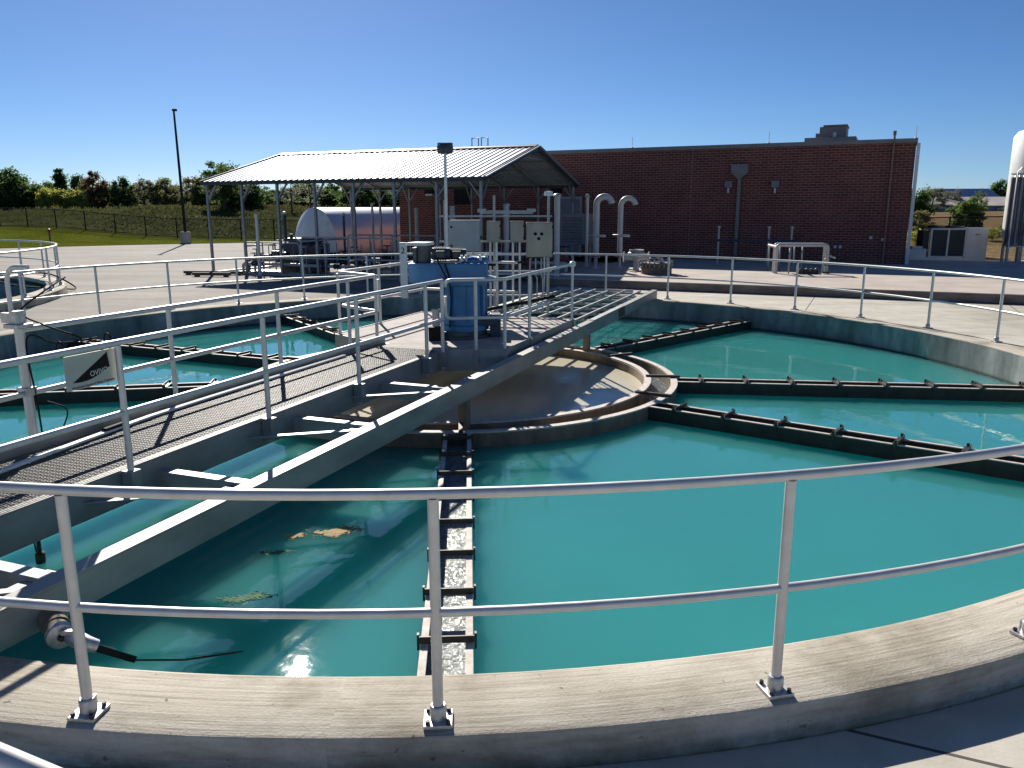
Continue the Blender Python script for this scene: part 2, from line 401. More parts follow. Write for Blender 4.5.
M['vessel'] = simple('polished_vessel', (.70, .70, .71), (.62, .62, .63), rough=.36, metal=.6, scale=1.2, rvar=.05)
M['fin'] = simple('vaporizer_fin', (.40, .40, .41), (.30, .30, .31), rough=.45, metal=.6, scale=6)
M['coil'] = simple('condenser_coil', (.022, .026, .034), (.012, .014, .02), rough=.5, scale=30, stretch=(6, 6, .5))
M['blueroof'] = simple('blue_metal_roof', (.02, .06, .20), (.014, .045, .15), rough=.4, metal=.3, scale=.5)
M['barnwall'] = simple('weathered_shed_wall', (.26, .27, .28), (.15, .16, .17), rough=.8, scale=.8, stretch=(4, 4, .5))
M['paleroof'] = simple('pale_sheet_roof', (.52, .47, .42), (.36, .31, .27), rough=.7, scale=.4)
M['glass'] = simple('dark_pane', (.02, .025, .03), (.015, .018, .022), rough=.1, scale=2)
M['lawn'] = grass_material('mown_lawn', (.075, .088, .012), (.105, .122, .018), (.14, .15, .028), .35)
M['bank'] = grass_material('rough_bank_grass', (.036, .044, .016), (.060, .070, .026), (.10, .105, .045), .22)
M['dryfield'] = grass_material('dry_field', (.16, .11, .065), (.22, .155, .095), (.13, .11, .06), .12)
M['blade'] = leaf_material('tall_grass_blade', (.060, .070, .022), (.11, .105, .045))
M['bark'] = simple('grey_bark', (.10, .08, .06), (.055, .045, .035), rough=.9, scale=9, stretch=(1, 1, .3), bmp=.5)
M['leaf_dark'] = leaf_material('dark_leaf', (0.051, 0.099, 0.033), (0.129, 0.211, 0.058))
M['leaf_mid'] = leaf_material('mid_green_leaf', (0.075, 0.128, 0.034), (0.173, 0.246, 0.064))
M['leaf_olive'] = leaf_material('olive_leaf', (0.116, 0.128, 0.046), (0.246, 0.235, 0.094))
M['leaf_yellow'] = leaf_material('yellow_green_leaf', (0.213, 0.245, 0.051), (0.468, 0.468, 0.110))
M['leaf_grey'] = leaf_material('greyish_thin_leaf', (0.128, 0.139, 0.085), (0.246, 0.246, 0.161))
M['leaf_brown'] = leaf_material('brownish_leaf', (0.116, 0.089, 0.043), (0.235, 0.173, 0.078))
M['chain'] = chainlink_material()
M['fencepost'] = simple('black_fence_coating', (.014, .014, .012), (.008, .008, .008), rough=.9, scale=8, spec=.1)
M['scum_a'] = simple('tan_scum', (.52, .41, .23), (.36, .28, .15), rough=1.0, scale=18, bmp=.4, spec=.05)
M['scum_b'] = simple('dim_film_scum', (.17, .25, .165), (.10, .19, .13), rough=1.0, scale=14, bmp=.3, spec=0)  # thin film tone, also dimmed in colour to mimic scum out of the sun
M['lampglass'] = simple('frosted_lamp_lens', (.62, .60, .55), (.52, .5, .46), rough=.4, scale=9)

# ------------------------------------------------------------------ world, sun, camera
SUN_AZ = -16.65; SUN_EL = 31.2
w = bpy.data.worlds.new('World'); S.world = w; w.use_nodes = True
nt = w.node_tree; nt.nodes.clear()
wo = nt.nodes.new('ShaderNodeOutputWorld'); bg = nt.nodes.new('ShaderNodeBackground'); sk = nt.nodes.new('ShaderNodeTexSky')
sk.sky_type = 'NISHITA'; sk.sun_disc = False; sk.sun_elevation = R(SUN_EL); sk.sun_rotation = R(SUN_AZ)
sk.air_density = .68; sk.dust_density = .2; sk.ozone_density = 7.5; sk.altitude = 300
hs = nt.nodes.new('ShaderNodeHueSaturation'); hs.inputs['Saturation'].default_value = 1.05; nt.links.new(sk.outputs[0], hs.inputs['Color']); nt.links.new(hs.outputs[0], bg.inputs[0]); nt.links.new(bg.outputs[0], wo.inputs[0]); bg.inputs[1].default_value = .056
D = Vector((math.sin(R(SUN_AZ))*math.cos(R(SUN_EL)), math.cos(R(SUN_AZ))*math.cos(R(SUN_EL)), math.sin(R(SUN_EL))))
sl = bpy.data.lights.new('sun', 'SUN'); sl.energy = 5.0; sl.angle = R(.53); sl.color = (1, .945, .86)
so = bpy.data.objects.new('sun', sl); COL.objects.link(so); so.rotation_euler = D.to_track_quat('Z', 'Y').to_euler()
cam = bpy.data.cameras.new('camera'); co = bpy.data.objects.new('camera', cam); COL.objects.link(co); S.camera = co
cam.sensor_fit = 'HORIZONTAL'; cam.sensor_width = 36; cam.lens = 797.6/1024*36; cam.clip_end = 3000; cam.clip_start = .05
co.location = (0, 0, 2.1746)
q = Matrix.Rotation(R(90-12.414), 3, 'X') @ Matrix.Rotation(R(-.1208), 3, 'Z')
co.rotation_euler = q.to_euler()
S.view_settings.view_transform = 'Standard'; S.view_settings.look = 'None'; S.view_settings.gamma = 1
S.view_settings.exposure = 0.64
S.render.engine = 'CYCLES'; S.cycles.use_denoising = True
S.cycles.max_bounces = 8; S.cycles.transparent_max_bounces = 12
S.cycles.sample_clamp_indirect = 8

# ------------------------------------------------------------------ ground
C1 = Vector((-.787, 11.928, 0)); RAIL = 8.87
C2 = Vector((-20.0, 17.5, 0))
def fill_sheet(outer, holes, cuts=()):
    bm = bmesh.new(); edges = []
    for loop in [outer]+holes:
        vs = [bm.verts.new((x, y, 0)) for x, y in loop]
        edges += [bm.edges.new((vs[i], vs[(i+1) % len(vs)])) for i in range(len(vs))]
    bmesh.ops.triangle_fill(bm, use_beauty=True, use_dissolve=False, edges=edges, normal=(0, 0, 1))
    for co_, no in cuts:
        bmesh.ops.bisect_plane(bm, geom=bm.verts[:]+bm.edges[:]+bm.faces[:], plane_co=co_, plane_no=no)
    return bm
circ = lambda c, r, n=160: [(c.x+r*math.sin(2*PI*i/n), c.y+r*math.cos(2*PI*i/n)) for i in range(n)]
bm = fill_sheet([(-60, -14), (60, -14), (60, 57.5), (-60, 57.5)], [circ(C1, 8.988), circ(C2, 8.99)],
                [((0, 8, 0), (0, 1, 0)), ((0, 11, 0), (0, 1, 0))])
for v in bm.verts:
    y = v.co.y
    v.co.z = -.18 if y < 8 else (-.18+.165*(y-8)/3 if y < 11 else -.015)
mb = MB(); mb.bm.free(); mb.bm = bm
o = mb.build('concrete_deck', M['deck']); tag(o, 'pale concrete paving around the tanks', kind='structure')

# lawn strip, rough bank and far field: one terrain sheet split by cover
EDGE = [(-160, -20), (-60, 27.5), (-29.5, 46.6), (-24.1, 50.6), (-18, 53.6), (0, 55), (14, 54), (17, 36.2), (60, 17), (160, -10)]
def edge_pt(u):
    # u in 0..len-1
    i = min(int(u), len(EDGE)-2); f = u-i
    return Vector((EDGE[i][0]*(1-f)+EDGE[i+1][0]*f, EDGE[i][1]*(1-f)+EDGE[i+1][1]*f))
FENCE_A = Vector((-60, 68.2)); FENCE_B = Vector((-4, 53.9))
def terr_z(x, y, d):
    """height of the ground d metres beyond the paving edge"""
    left = 1/(1+math.exp((x-4)/6))           # left bank is higher than the right-hand field
    zl = .018*d if d < 8 else .144+.068*(d-8) if d < 40 else 2.32+.012*(min(d, 70)-40)
    zl = min(zl, 2.75)*(1-.30/(1+math.exp((x+52)/8)))
    zr = .03*d if d < 60 else 1.75
    zz = zl*left+min(zr, 1.7)*(1-left)
    return zz+.05*math.sin(x*.5+y*.3)*min(1, d/15)+.07*math.sin(x*.13-y*.21)*min(1, d/15)
def fence_d(u):
    p = edge_pt(u); dirv = Vector((p.x*.55/60, 1.0)).normalized()
    fd = (FENCE_B-FENCE_A).normalized(); nn = Vector((-fd.y, fd.x))
    return max(3.5, min(40, (FENCE_A-p).dot(nn)/dirv.dot(nn)-.6))
def terrain(name, mat_, u0, u1, d0, d1, nu, nd, label):
    a0, a1 = d0, d1
    mb = MB(); g = []
    for i in range(nu+1):
        uu = u0+(u1-u0)*i/nu; p = edge_pt(uu); row = []
        d0 = fence_d(uu) if a0 is None else a0; d1 = fence_d(uu) if a1 is None else a1
        for j in range(nd+1):
            d = d0+(d1-d0)*(j/nd)**1.7
            dirv = Vector((p.x*.55/60, 1.0)).normalized()
            qx, qy = p.x+dirv.x*d, p.y+dirv.y*d
            row.append(mb.bm.verts.new((qx, qy, .004+terr_z(qx, qy, d))))
        g.append(row)
    for i in range(nu):
        for j in range(nd):
            f = mb.bm.faces.new((g[i][j], g[i+1][j], g[i+1][j+1], g[i][j+1])); f.smooth = True
    o = mb.build(name, mat_); return tag(o, label, kind='structure')
def ground_at(x, y):
    best = None
    for k in range(0, 9*24):
        p = edge_pt(k/24); dirv = Vector((p.x*.55/60, 1.0)).normalized()
        d = (Vector((x, y))-p).dot(dirv); off = (Vector((x, y))-p-dirv*d).length
        if best is None or off < best[0]: best = (off, d)
    return terr_z(x, y, max(0, best[1]))+.004
terrain('lawn', M['lawn'], 0, 6, 0, None, 90, 10, 'mown green lawn strip beside the paving')
terrain('grass_bank', M['bank'], 0, 6, None, 900, 90, 60, 'rough grassy bank rising beyond the fence')
terrain('dry_field', M['dryfield'], 6, 9, 0, 900, 60, 60, 'dry brown field beyond the works')

# raised pad in front of the brick building
E_ = Vector((.911, -.412, 0)); N_ = Vector((.412, .911, 0))
A0 = Vector((5.03, 21.39, 0))
pp = [A0-E_*4.6, A0+E_*16.5, A0+E_*16.5+N_*13.0, A0-E_*4.6+N_*13.0]
mb = MB(); mb.prism([(p.x, p.y) for p in pp], .02, .215)
o = mb.build('raised_pad', M['pad'], bevel=.012); tag(o, 'raised pinkish concrete pad in front of the brick building', kind='structure')
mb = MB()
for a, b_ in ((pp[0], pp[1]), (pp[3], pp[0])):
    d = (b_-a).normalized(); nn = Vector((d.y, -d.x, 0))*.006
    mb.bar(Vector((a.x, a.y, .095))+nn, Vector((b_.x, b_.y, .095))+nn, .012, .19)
o = mb.build('pad_edge', M['padside']); tag(o, 'darker brown vertical edge of the raised pad', kind='structure')  # edge strips coloured darker and browner than the pad

# ------------------------------------------------------------------ main clarifier tank
tank = thing('clarifier_tank', 'large round concrete clarifier tank of turquoise water in the foreground', 'tank', C1)
MB().ring(8.5, 8.62, -3.0, -.031, 192).build('wall', M['tankwall'], tank)
mb = MB()
prof = [(8.62, -.03), (8.5, -.03), (8.5, -.02), (8.512, -.006), (8.53, 0), (8.935, 0), (8.962, -.008), (8.972, -.03), (8.972, -.45)]
mb.lathe(prof, 192); mb.build('kerb', M['kerb'], tank)
mb = MB(); mb.lathe([(0, -2.6), (8.5, -2.6), (8.5, -.48), (0, -.48)], 128, smooth=False)
o = mb.build('tank_water', M['water']); o.location = C1; tag(o, 'calm turquoise water filling the clarifier tank', kind='structure')

# ------------------------------------------------------------------ guard railings round the tanks
post_me = None
def make_post_meshes(h):
    p = MB().tube([(0, 0, .015), (0, 0, h-.02)], .0235, 14).build('post', M['alu'])
    b_ = MB()
    b_.box((0, 0, .009), (.125, .125, .018), None, .004)
    b_.lathe([(.036, .018), (.036, .075), (.031, .082), (.0245, .082)], 16)
    b_.box((0, -.034, .045), (.03, .018, .055))
    pl = b_.build('base_plate', M['alu_cast'])
    bt = MB()
    bt.lathe([(0, .034), (.010, .034), (.011, .018)], 6)
    bo = bt.build('anchor_bolt', M['bolt'])
    ms = (p.data, pl.data, bo.data)
    for x in (p, pl, bo): bpy.data.objects.remove(x)
    return ms
PM, PLM, BOM = make_post_meshes(1.043)
def ring_rail(name, label, C, rr, angles, a0, a1, zb=0.0, bolts=True):
    t = thing(name, label, 'railing', (C.x, C.y, zb))
    n = 200
    full = abs(a1-a0) >= 359.9
    for z, nm in ((1.043, 'top_rail'), (.515, 'mid_rail')):
        pts = [(rr*math.sin(R(a0+(a1-a0)*i/n)), rr*math.cos(R(a0+(a1-a0)*i/n)), z) for i in range(n if full else n+1)]
        MB().tube(pts, .0235 if z > 1 else .0205, 14, closed=full).build(nm, M['alu'], t)
    for a in angles:
        x, y = rr*math.sin(R(a)), rr*math.cos(R(a))
        p = inst(PM, 'post', t, (x, y, 0), -R(a))
        inst(PLM, 'base_plate', p, (0, 0, 0))
        if bolts and 150 < a % 360 < 200:
            for sx in (-1, 1):
                for sy in (-1, 1): inst(BOM, 'anchor_bolt', p, (sx*.044, sy*.044, 0))
    return t
front = [157.0, 167.0, 177.0, 187.0]
right = [31.2+10.33*i for i in range(-4, 12)]
left = [-70.4+10.3*i for i in range(-8, 6)]
ring_rail('guard_railing', 'aluminium two-rail guard railing round the near turquoise tank', C1, RAIL,
          front+right+left, -163.5, 195.5-1.0)

# radial launder troughs
def trough(ang, label, far=8.5, near=3.24, bars=8, step=.64, first=.35):
    t = thing('launder_trough', label, 'trough', C1, R(90-ang), 'radial launder troughs in the turquoise tank')
    wd = .15; zt = -.30; zb = -.72
    mb = MB()
    mb.b(near, far, -wd, -wd+.016, zb, zt-.012); mb.b(near, far, wd-.016, wd, zb, zt-.012); mb.b(near, far, -wd, wd, zb-.016, zb-.001)
    mb.build('channel', M['trough'], t)
    for s in (-1, 1):
        mb = MB(); y0, y1 = sorted((s*(wd+.004), s*(wd-.042)))
        mb.b(near, far, y0, y1, zt-.0118, zt, .003); mb.build('rim', M['rim'], t)
    MB().b(near-.02, far, -wd+.017, wd-.017, -.62, -.455).build('flowing_water', M['sparkle_water'] if 150 < ang < 200 else M['launder_water'], t)
    for k in range(bars):
        x = near+first+step*k
        if x > far-.1: break
        mb = MB()
        mb.b(x-.03, x+.035, -wd-.01, wd+.01, zt+.002, zt+.012)
        mb.b(x+.025, x+.035, -wd-.01, wd+.01, zt+.0125, zt+.045)
        for s in (-1, 1): mb.b(x-.01, x+.018, s*(wd+.018)-.007, s*(wd+.018)+.007, zt-.05, zt+.05)
        mb.build('cross_bar', M['bar'], t)
    # submerged inlet holes along both faces
    return t
trough(177.0, 'trough running straight towards the near kerb, sparkling water inside', bars=13, step=.6, first=.25)
trough(126.0, 'dark trough slanting down to the right, nearest of those on the right side', bars=9)
trough(97.0, 'dark trough crossing almost level to the right wall', bars=9)
trough(45.5, 'short dark trough reaching the far wall beside the bridge end', bars=9)
trough(-33.0, 'trough behind the walkway railing pointing at the canopy', bars=9)
trough(-66.0, 'white rimmed trough seen just right of the sign behind the walkway', bars=9)
trough(-100.0, 'trough running left behind the walkway below the sign', bars=9)

# central feedwell
fw = thing('feedwell', 'brown double ring feedwell at the middle of the turquoise tank', 'feedwell', C1)
MB().ring(2.76, 2.86, -1.6, -.305, 128).build('inner_wall', M['ringwall'], fw)
MB().ring(3.15, 3.24, -1.6, -.315, 128).build('outer_wall', M['ringwall'], fw)
MB().ring(2.775, 2.87, -.3045, -.285, 128).build('inner_rim', M['rim'], fw)
MB().ring(3.155, 3.25, -.3145, -.295, 128).build('outer_rim', M['rim'], fw)
for a in (118, 95, 60, 176.4, -33, -66, -100):
    d = Vector((math.sin(R(a)), math.cos(R(a)), 0))
    MB().bar(d*2.80+Vector((0, 0, -.275)), d*3.30+Vector((0, 0, -.275)), .045, .035).build('spreader_bar', M['bar'], fw)
mb = MB(); mb.lathe([(0, -1.2), (2.759, -1.2), (2.759, -.43), (0, -.43)], 96, smooth=False)
o = mb.build('feedwell_water', M['tan_water']); o.location = C1; tag(o, 'cloudy tan water inside the central feedwell ring', kind='structure')
mb = MB(); mb.ring(2.861, 3.149, -.8, -.47, 128)
o = mb.build('launder_water', M['launder_water']); o.location = C1; tag(o, 'water running in the gap between the two feedwell rings', kind='structure')

# ------------------------------------------------------------------ bridge (local x = across, y = along)
BR = -R(21.01)
bridge = thing('clarifier_bridge', 'grey steel walkway bridge spanning the near clarifier tank', 'bridge', C1, BR)
def channel(mb, x_out, s, y0, y1, z0, z1, wf=.13, tw=.012, tf=.014):
    """C channel whose web is on the x_out side, flange towards -s"""
    mb.b(min(x_out, x_out-s*tw), max(x_out, x_out-s*tw), y0, y1, z0+tf, z1-tf)
    for z in ((z0, z0+tf), (z1-tf, z1)):
        a, b_ = sorted((x_out, x_out-s*wf)); mb.b(a, b_, y0, y1, *z)
mb = MB(); channel(mb, 1.31, 1, -9.6, 8.75, .002, .215); mb.build('side_beam', M['beam'], bridge, bevel=.003)
mb = MB(); channel(mb, -1.28, -1, -9.6, 8.75, .002, .19); mb.build('side_beam', M['beam'], bridge, bevel=.003)
mb = MB(); channel(mb, .32, 1, -9.6, -1.28, .03, .3, .07); mb.build('walkway_girder', M['beam'], bridge, bevel=.003)
mb = MB(); channel(mb, -.72, -1, -9.6, -.98, .03, .3, .07); mb.build('walkway_girder', M['beam'], bridge, bevel=.003)
mb = MB(); mb.b(-.73, -.722, -9.6, -.98, .3005, .39); mb.build('toe_plate', M['beam'], bridge)
# grating: bearing bars along, cross bars across
mb = MB()
for k in range(36):
    x = -.705+k*(1.01/35); mb.b(x-.0025, x+.0025, -9.6, -1.29, .265, .3035)
y = -9.58
while y < -1.3:
    mb.b(-.712, .312, y-.003, y+.003, .29, .3012); y += .05
mb.build('grating', M['grate'], bridge)
# solid drive platform
POLY = [(-0.93, -0.98), (-1.83, -0.55), (-1.83, 2.35), (1.08, 2.35), (1.08, -0.88), (0.35, -1.27), (-0.93, -1.27)]
mb = MB(); mb.prism(POLY, .285, .299); mb.build('platform_plate', M['plate'], bridge)
mb = MB()
for a, b_ in zip(POLY, POLY[1:]+POLY[:1]):
    if a == POLY[-2]: continue
    d = Vector((b_[0]-a[0], b_[1]-a[1], 0)).normalized(); nn = Vector((d.y, -d.x, 0))*.008
    mb.bar(Vector((a[0], a[1], .165))-nn, Vector((b_[0], b_[1], .165))-nn, .012, .29)
mb.build('platform_edge', M['beam'], bridge)
# cross members and diagonal bracing in the open side bay
for s in (-9.2, -7.95, -6.28, -4.55, -2.85):
    mb = MB(); channel_y = s
    mb.b(.2, 1.18, s-.045, s+.045, .176, .188); mb.b(.2, 1.296, s-.045, s-.035, .02, .1755); mb.b(.2, 1.18, s-.045, s+.045, .006, .0195)
    mb.build('cross_member', M['galv'], bridge)
    mb = MB(); mb.bar((1.17, s-.1, .166), (.25, s-.75, .166), .06, .008); mb.build('diagonal_brace', M['galv'], bridge)
    mb = MB(); mb.b(1.0, 1.2, s-.18, s+.1, .148, .158); mb.build('gusset_plate', M['galv'], bridge)
# open frame between platform and far kerb
for x in (-1.0, -.62, -.24, .14, .52, .9):
    MB().bar((x, 2.4, .17), (x, 8.7, .17), .035, .045).build('stringer', M['galv'], bridge)
for k in range(7):
    s = 3.6+k*.85
    MB().b(-1.268, 1.298, s-.025, s+.025, .09, .132).build('cross_member', M['galv'], bridge)
mb = MB(); mb.bar((1.262, 2.9, .221), (1.262, 5.2, .221), .10, .010); mb.build('splice_plate', M['galv'], bridge)
for s in (4.95, 5.05): pass
mb = MB(); mb.b(1.312, 1.322, 4.75, 5.25, .03, .19); mb.build('splice_plate', M['bar'], bridge)
# columns from the ring up to the beams
for x in (1.25, -1.22):
    for s in (-2.62, 2.62):
        MB().b(x-.055, x+.055, s-.055, s+.055, -.9, .0).build('support_column', M['ringwall'], bridge)

# walkway handrails are part of the bridge
def rail_part(name, pts, parent=bridge, r=.0235, n=12):
    return MB().tube(pts, r, n).build(name, M['alu'], parent)
ZT, ZM = 1.249, 0.737
def handrail(posts, paths):
    first = None
    for nm, pts in paths:
        o = rail_part(nm, pts)
    for (x, y) in posts:
        p = rail_part('handrail_post', [(x, y, .08), (x, y, ZT-.02)])
        MB().b(x-.05, x+.05, y-.045, y+.045, .1, .299).build('post_bracket', M['beam'], p)
def round_corner(a, c, b_, r=.09, n=5):
    a, c, b_ = Vector(a), Vector(c), Vector(b_); u = (a-c).normalized(); v = (b_-c).normalized()
    p, q_ = c+u*r, c+v*r
    return [p.lerp(c, t).lerp(c.lerp(q_, t), t) for t in [i/n for i in range(n+1)]]
XR, XL = 0.382, -0.838
rp = [(XR, -8.19), (XR, -6.63), (XR, -5.03), (XR, -3.47), (XR, -1.84), (XR-.01, -1.35)]
handrail(rp, [('top_rail', [(XR, -9.4, ZT), (XR, -1.35, ZT)]), ('mid_rail', [(XR, -9.4, ZM), (XR, -1.35, ZM)])])
# front and side of the drive platform, mid rail turned up into a loop at the corner
pr = [(0.73, -1.06), (1.07, -0.86), (1.07, 0.13), (1.07, 2.30)]
top = [(0.38, -1.27, ZM)] + round_corner((0.38, -1.27, ZM), (0.38, -1.27, ZT), (1.07, -0.88, ZT)) + round_corner((0.38, -1.27, ZT), (1.07, -0.88, ZT), (1.07, 2.30, ZT), .06)+[(1.07, 2.30, ZT)]
handrail(pr, [('top_rail', top[1:]), ('mid_rail', [(0.38, -1.27, ZM+.3)]+round_corner((0.38, -1.27, ZT), (0.38, -1.27, ZM), (1.07, -0.88, ZM))+round_corner((0.38, -1.27, ZM), (1.07, -0.88, ZM), (1.07, 2.30, ZM), .06)+[(1.07, 1.06, ZM)])])
MB().lathe([(0, .05), (.03, .046), (.05, .03), (.055, 0), (.05, -.03), (.03, -.046), (0, -.05)], 14, (1.07, 2.30, ZT)).build('rail_end_fitting', M['white'], bridge)
# left side: walkway run, return to the wider platform, platform side
lp = [(XL, -8.14), (XL, -4.88), (XL, -3.21), (XL, -1.71), (XL, -1.00), (-1.76, -0.53), (-1.76, 0.68), (-1.76, 2.30)]
lt = [(XL, -6.44, ZT)] + round_corner((XL, -6.44, ZT), (XL, -0.98, ZT), (-1.76, -0.53, ZT), .06) + round_corner((XL, -0.98, ZT), (-1.76, -0.53, ZT), (-1.76, 2.30, ZT), .08) + [(-1.76, 2.30, ZT)]
lm = [(XL, -9.38, ZM), (XL, -1.00, ZM)]
lm2 = [(XL, -0.93, ZT-.05)]+round_corner((XL, -0.93, ZT), (XL, -0.93, ZM), (-1.76, -0.47, ZM))+round_corner((XL, -0.93, ZM), (-1.76, -0.47, ZM), (-1.76, 2.30, ZM), .1)+[(-1.76, 2.30, ZM)]
handrail(lp, [('top_rail', lt), ('mid_rail', lm), ('mid_rail', lm2)])
# far end rail of the platform
handrail([(-1.08, 2.30), (-0.32, 2.30)], [('top_rail', [(-1.76, 2.30, ZT), (0.06, 2.30, ZT)]), ('mid_rail', [(-1.76, 2.30, ZM), (0.06, 2.30, ZM)])])
MB().b(-.5, .55, 9.45, 9.5, .0, .12).build('end_plate', M['galv'], bridge)

def bw(x, y, z=0):
    """bridge coordinates (across, along, up) to world"""
    c, s_ = math.cos(BR), math.sin(BR)
    return Vector((C1.x+x*c-y*s_, C1.y+x*s_+y*c, z))

# ------------------------------------------------------------------ sign on the walkway rail
SK = .949
sg = thing('sign', 'pale sign with a black triangle and white lettering on the walkway handrail', 'sign', bw(0.325, -6.815, 1.088), BR+PI/2)
# local x runs along the rail (towards the drive), local -y faces the camera side
hw, hh = .216, .119
MB().b(-hw, hw, -.004, .004, -hh, hh, .002).build('panel', M['sign'], sg)
tri = [(-.165, -.068)]+[(-.165+.31*i/8, -.068-.014*math.sin(PI*i/8)+.068*(i/8)**2) for i in range(1, 8)]+[(.148, -.005), (.135, .10)]
MX = Matrix.Rotation(R(90), 4, 'X')
mb = MB(); mb.prism(tri, .0045, .0055, MX); mb.build('black_triangle', M['black'], sg)
def lettering(txt, size, x, z, m_, ro=0, sx=1):
    me = text_mesh(txt, size, .0006); me.materials.append(M[m_])
    o = bpy.data.objects.new('lettering', me); COL.objects.link(o); o.parent = sg
    o.location = (x, -.0075 if m_ == 'white' else -.0052, z); o.rotation_euler = (R(90), ro, 0); o.scale = (sx, 1, 1); return o
lettering('OVIVO', .054, .052, -.027, 'white', -R(5), .92)
lettering('Worldwide Experts in Water Treatment', .0215, .0, -.103, 'black', -R(1))
for x in (-.2, .19):
    MB().tube([(x, .035+.034*math.cos(a*PI/6), .17+.052*math.sin(a*PI/6)) for a in range(12)], .006, 6, closed=True).build('cable_tie', M['black'], sg)

# davit pole on the far walkway rail
dv = thing('davit_pole', 'thick grey davit pole with clamp and thin bent pipe at the left walkway rail', 'pole', bw(XL, -6.435, .1), BR)
MB().tube([(0, 0, -.02), (0, 0, 1.17)], .037, 18).build('post', M['alu'], dv)
MB().b(-.08, .08, -.07, .07, 1.165, 1.20, .006).b(-.035, .035, -.04, .04, 1.2, 1.30).b(-.16, -.05, -.02, .02, 1.2, 1.28).build('clamp', M['alu_cast'], dv)
MB().tube([(-.06, 0, 1.2), (-.06, 0, 1.50)]+arc((.06, 0, 1.52), .12, PI, PI/2, (1, 0, 0), (0, 0, 1), 8)+[(.16, .02, 1.64)], .019, 10).build('bent_pipe', M['alu'], dv)
MB().b(-.05, .05, -.05, .05, .62, .69, .006).build('rail_clamp', M['alu_cast'], dv)
def cable(name, label, pts, r, m_, cat='cable', sub=6):
    P = [Vector(p) for p in pts]; out = []
    for i in range(len(P)-1):
        p0 = P[max(i-1, 0)]; p1 = P[i]; p2 = P[i+1]; p3 = P[min(i+2, len(P)-1)]
        for k in range(sub):
            t = k/sub
            out.append(.5*((2*p1)+(p2-p0)*t+(2*p0-5*p1+4*p2-p3)*t*t+(3*p1-p0-3*p2+p3)*t**3))
    out.append(P[-1])
    o = MB().tube(out, r, 8).build(name, M[m_])
    if label: tag(o, label, cat)
    return o
b3 = lambda x, y, z: bw(x+.31, y-.24, z+.06)
cable('cable', 'loose black cable looped around the davit pole', [b3(-1.3, -5.6, 1.55), b3(-1.22, -5.9, 1.45), b3(-1.19, -6.13, 1.32), b3(-1.1, -6.0, 1.2), b3(-1.02, -5.75, 1.06), b3(-1.08, -5.95, 1.05), b3(-1.11, -6.17, 1.12), b3(-1.10, -6.16, .6), b3(-1.10, -6.15, .25)], .007, 'black')
cable('cable', 'black cable dangling beside the foot of the davit pole', [b3(-1.1, -6.1, .6), b3(-1.08, -5.93, .5), b3(-1.09, -5.94, .38), b3(-1.12, -6.07, .2)], .006, 'black')
# white twin hose lying along the toe plate
hz = thing('hose', 'white twin hose with a black coupling lying along the walkway grating', 'hose', bw(.3, -.25, .1), BR)
for dx in (0, .032):
    MB().tube([(-.70+dx, -7.0, .225), (-.74+dx, -6.7, .228), (-.84+dx, -6.0, .225), (-.93+dx, -5.2, .224), (-.955+dx, -4.4, .223), (-.965+dx, -3, .223), (-.97+dx, -1.9, .223)], .013, 8).build('tube', M['hose'], hz)
MB().tube([(-.86, -5.75, .235), (-.885, -5.52, .235)], .028, 10).build('coupling', M['black'], hz)
MB().tube([(-.70, -7.1, .226), (-.70, -6.96, .227)], .022, 10).tube([(-.66, -7.05, .226), (-.665, -6.95, .227)], .018, 10).build('nozzle', M['alu_cast'], hz)

# level probe hanging in the water under the walkway
pb = thing('level_probe', 'thin dark probe pipe with a cable dipping into the water below the walkway', 'probe', bw(-.42, -6.83, 0), BR)
MB().tube([(0, 0, -.62), (0, 0, .0)], .017, 10).build('pipe', M['bar'], pb)
MB().lathe([(.017, -.50), (.035, -.49), (.035, -.40), (.017, -.385)], 12).build('float', M['bar'], pb)
MB().tube([(-.02, 0, -.05), (-.06, 0, -.2), (-.07, .02, -.34), (-.03, 0, -.46)], .006, 6).build('cable', M['black'], pb)

# scum skimmer arm under the near beam
sk_ = thing('skimmer_arm', 'stubby grey skimmer pipe with a dark blade beside the near bridge beam', 'skimmer', (-2.32, 3.72, .045))
ax = Vector((.62, -.78, -.05)).normalized()
MB().tube([ax*-.26+Vector((-.03, 0, 0)), ax*0], .060, 20).lathe([(.060, 0), (.066, 0), (.066, .03), (.060, .03)], 20, ax*-.10, False, ax).build('pipe', M['ringwall'], sk_)
mb = MB(); mb.lathe([(0, .0), (.022, .0), (.022, .022), (.045, .022), (.066, .016), (.070, 0), (.070, -.018), (.045, -.018)], 28, ax*.010, True, ax); mb.build('end_flange', M['alu_cast'], sk_)
MB().lathe([(0, .022), (.016, .022), (.018, 0)], 6, ax*.032, False, ax).build('bolt', M['bolt'], sk_)
MB().tube([(.03, .02, -.005), (.09, -.02, -.012), (.15, -.03, -.035), (.185, -.01, -.06)], [.042, .044, .04, .034], 14).b(.03, .13, -.05, -.02, .02, .045, .004).build('elbow', M['alu_cast'], sk_)
MB().bar((.172, -.02, -.06), (.255, .19, -.255), .05, .035).build('blade', M['black'], sk_)
MB().bar((.15, -.05, -.015), (.215, .10, -.15), .012, .02).build('blade_edge', M['alu_cast'], sk_)
MB().tube([(.25, .17, -.25), (.36, .58, -.5), (.66, .71, -.523)], .006, 6).build('float_line', M['bar'], sk_)

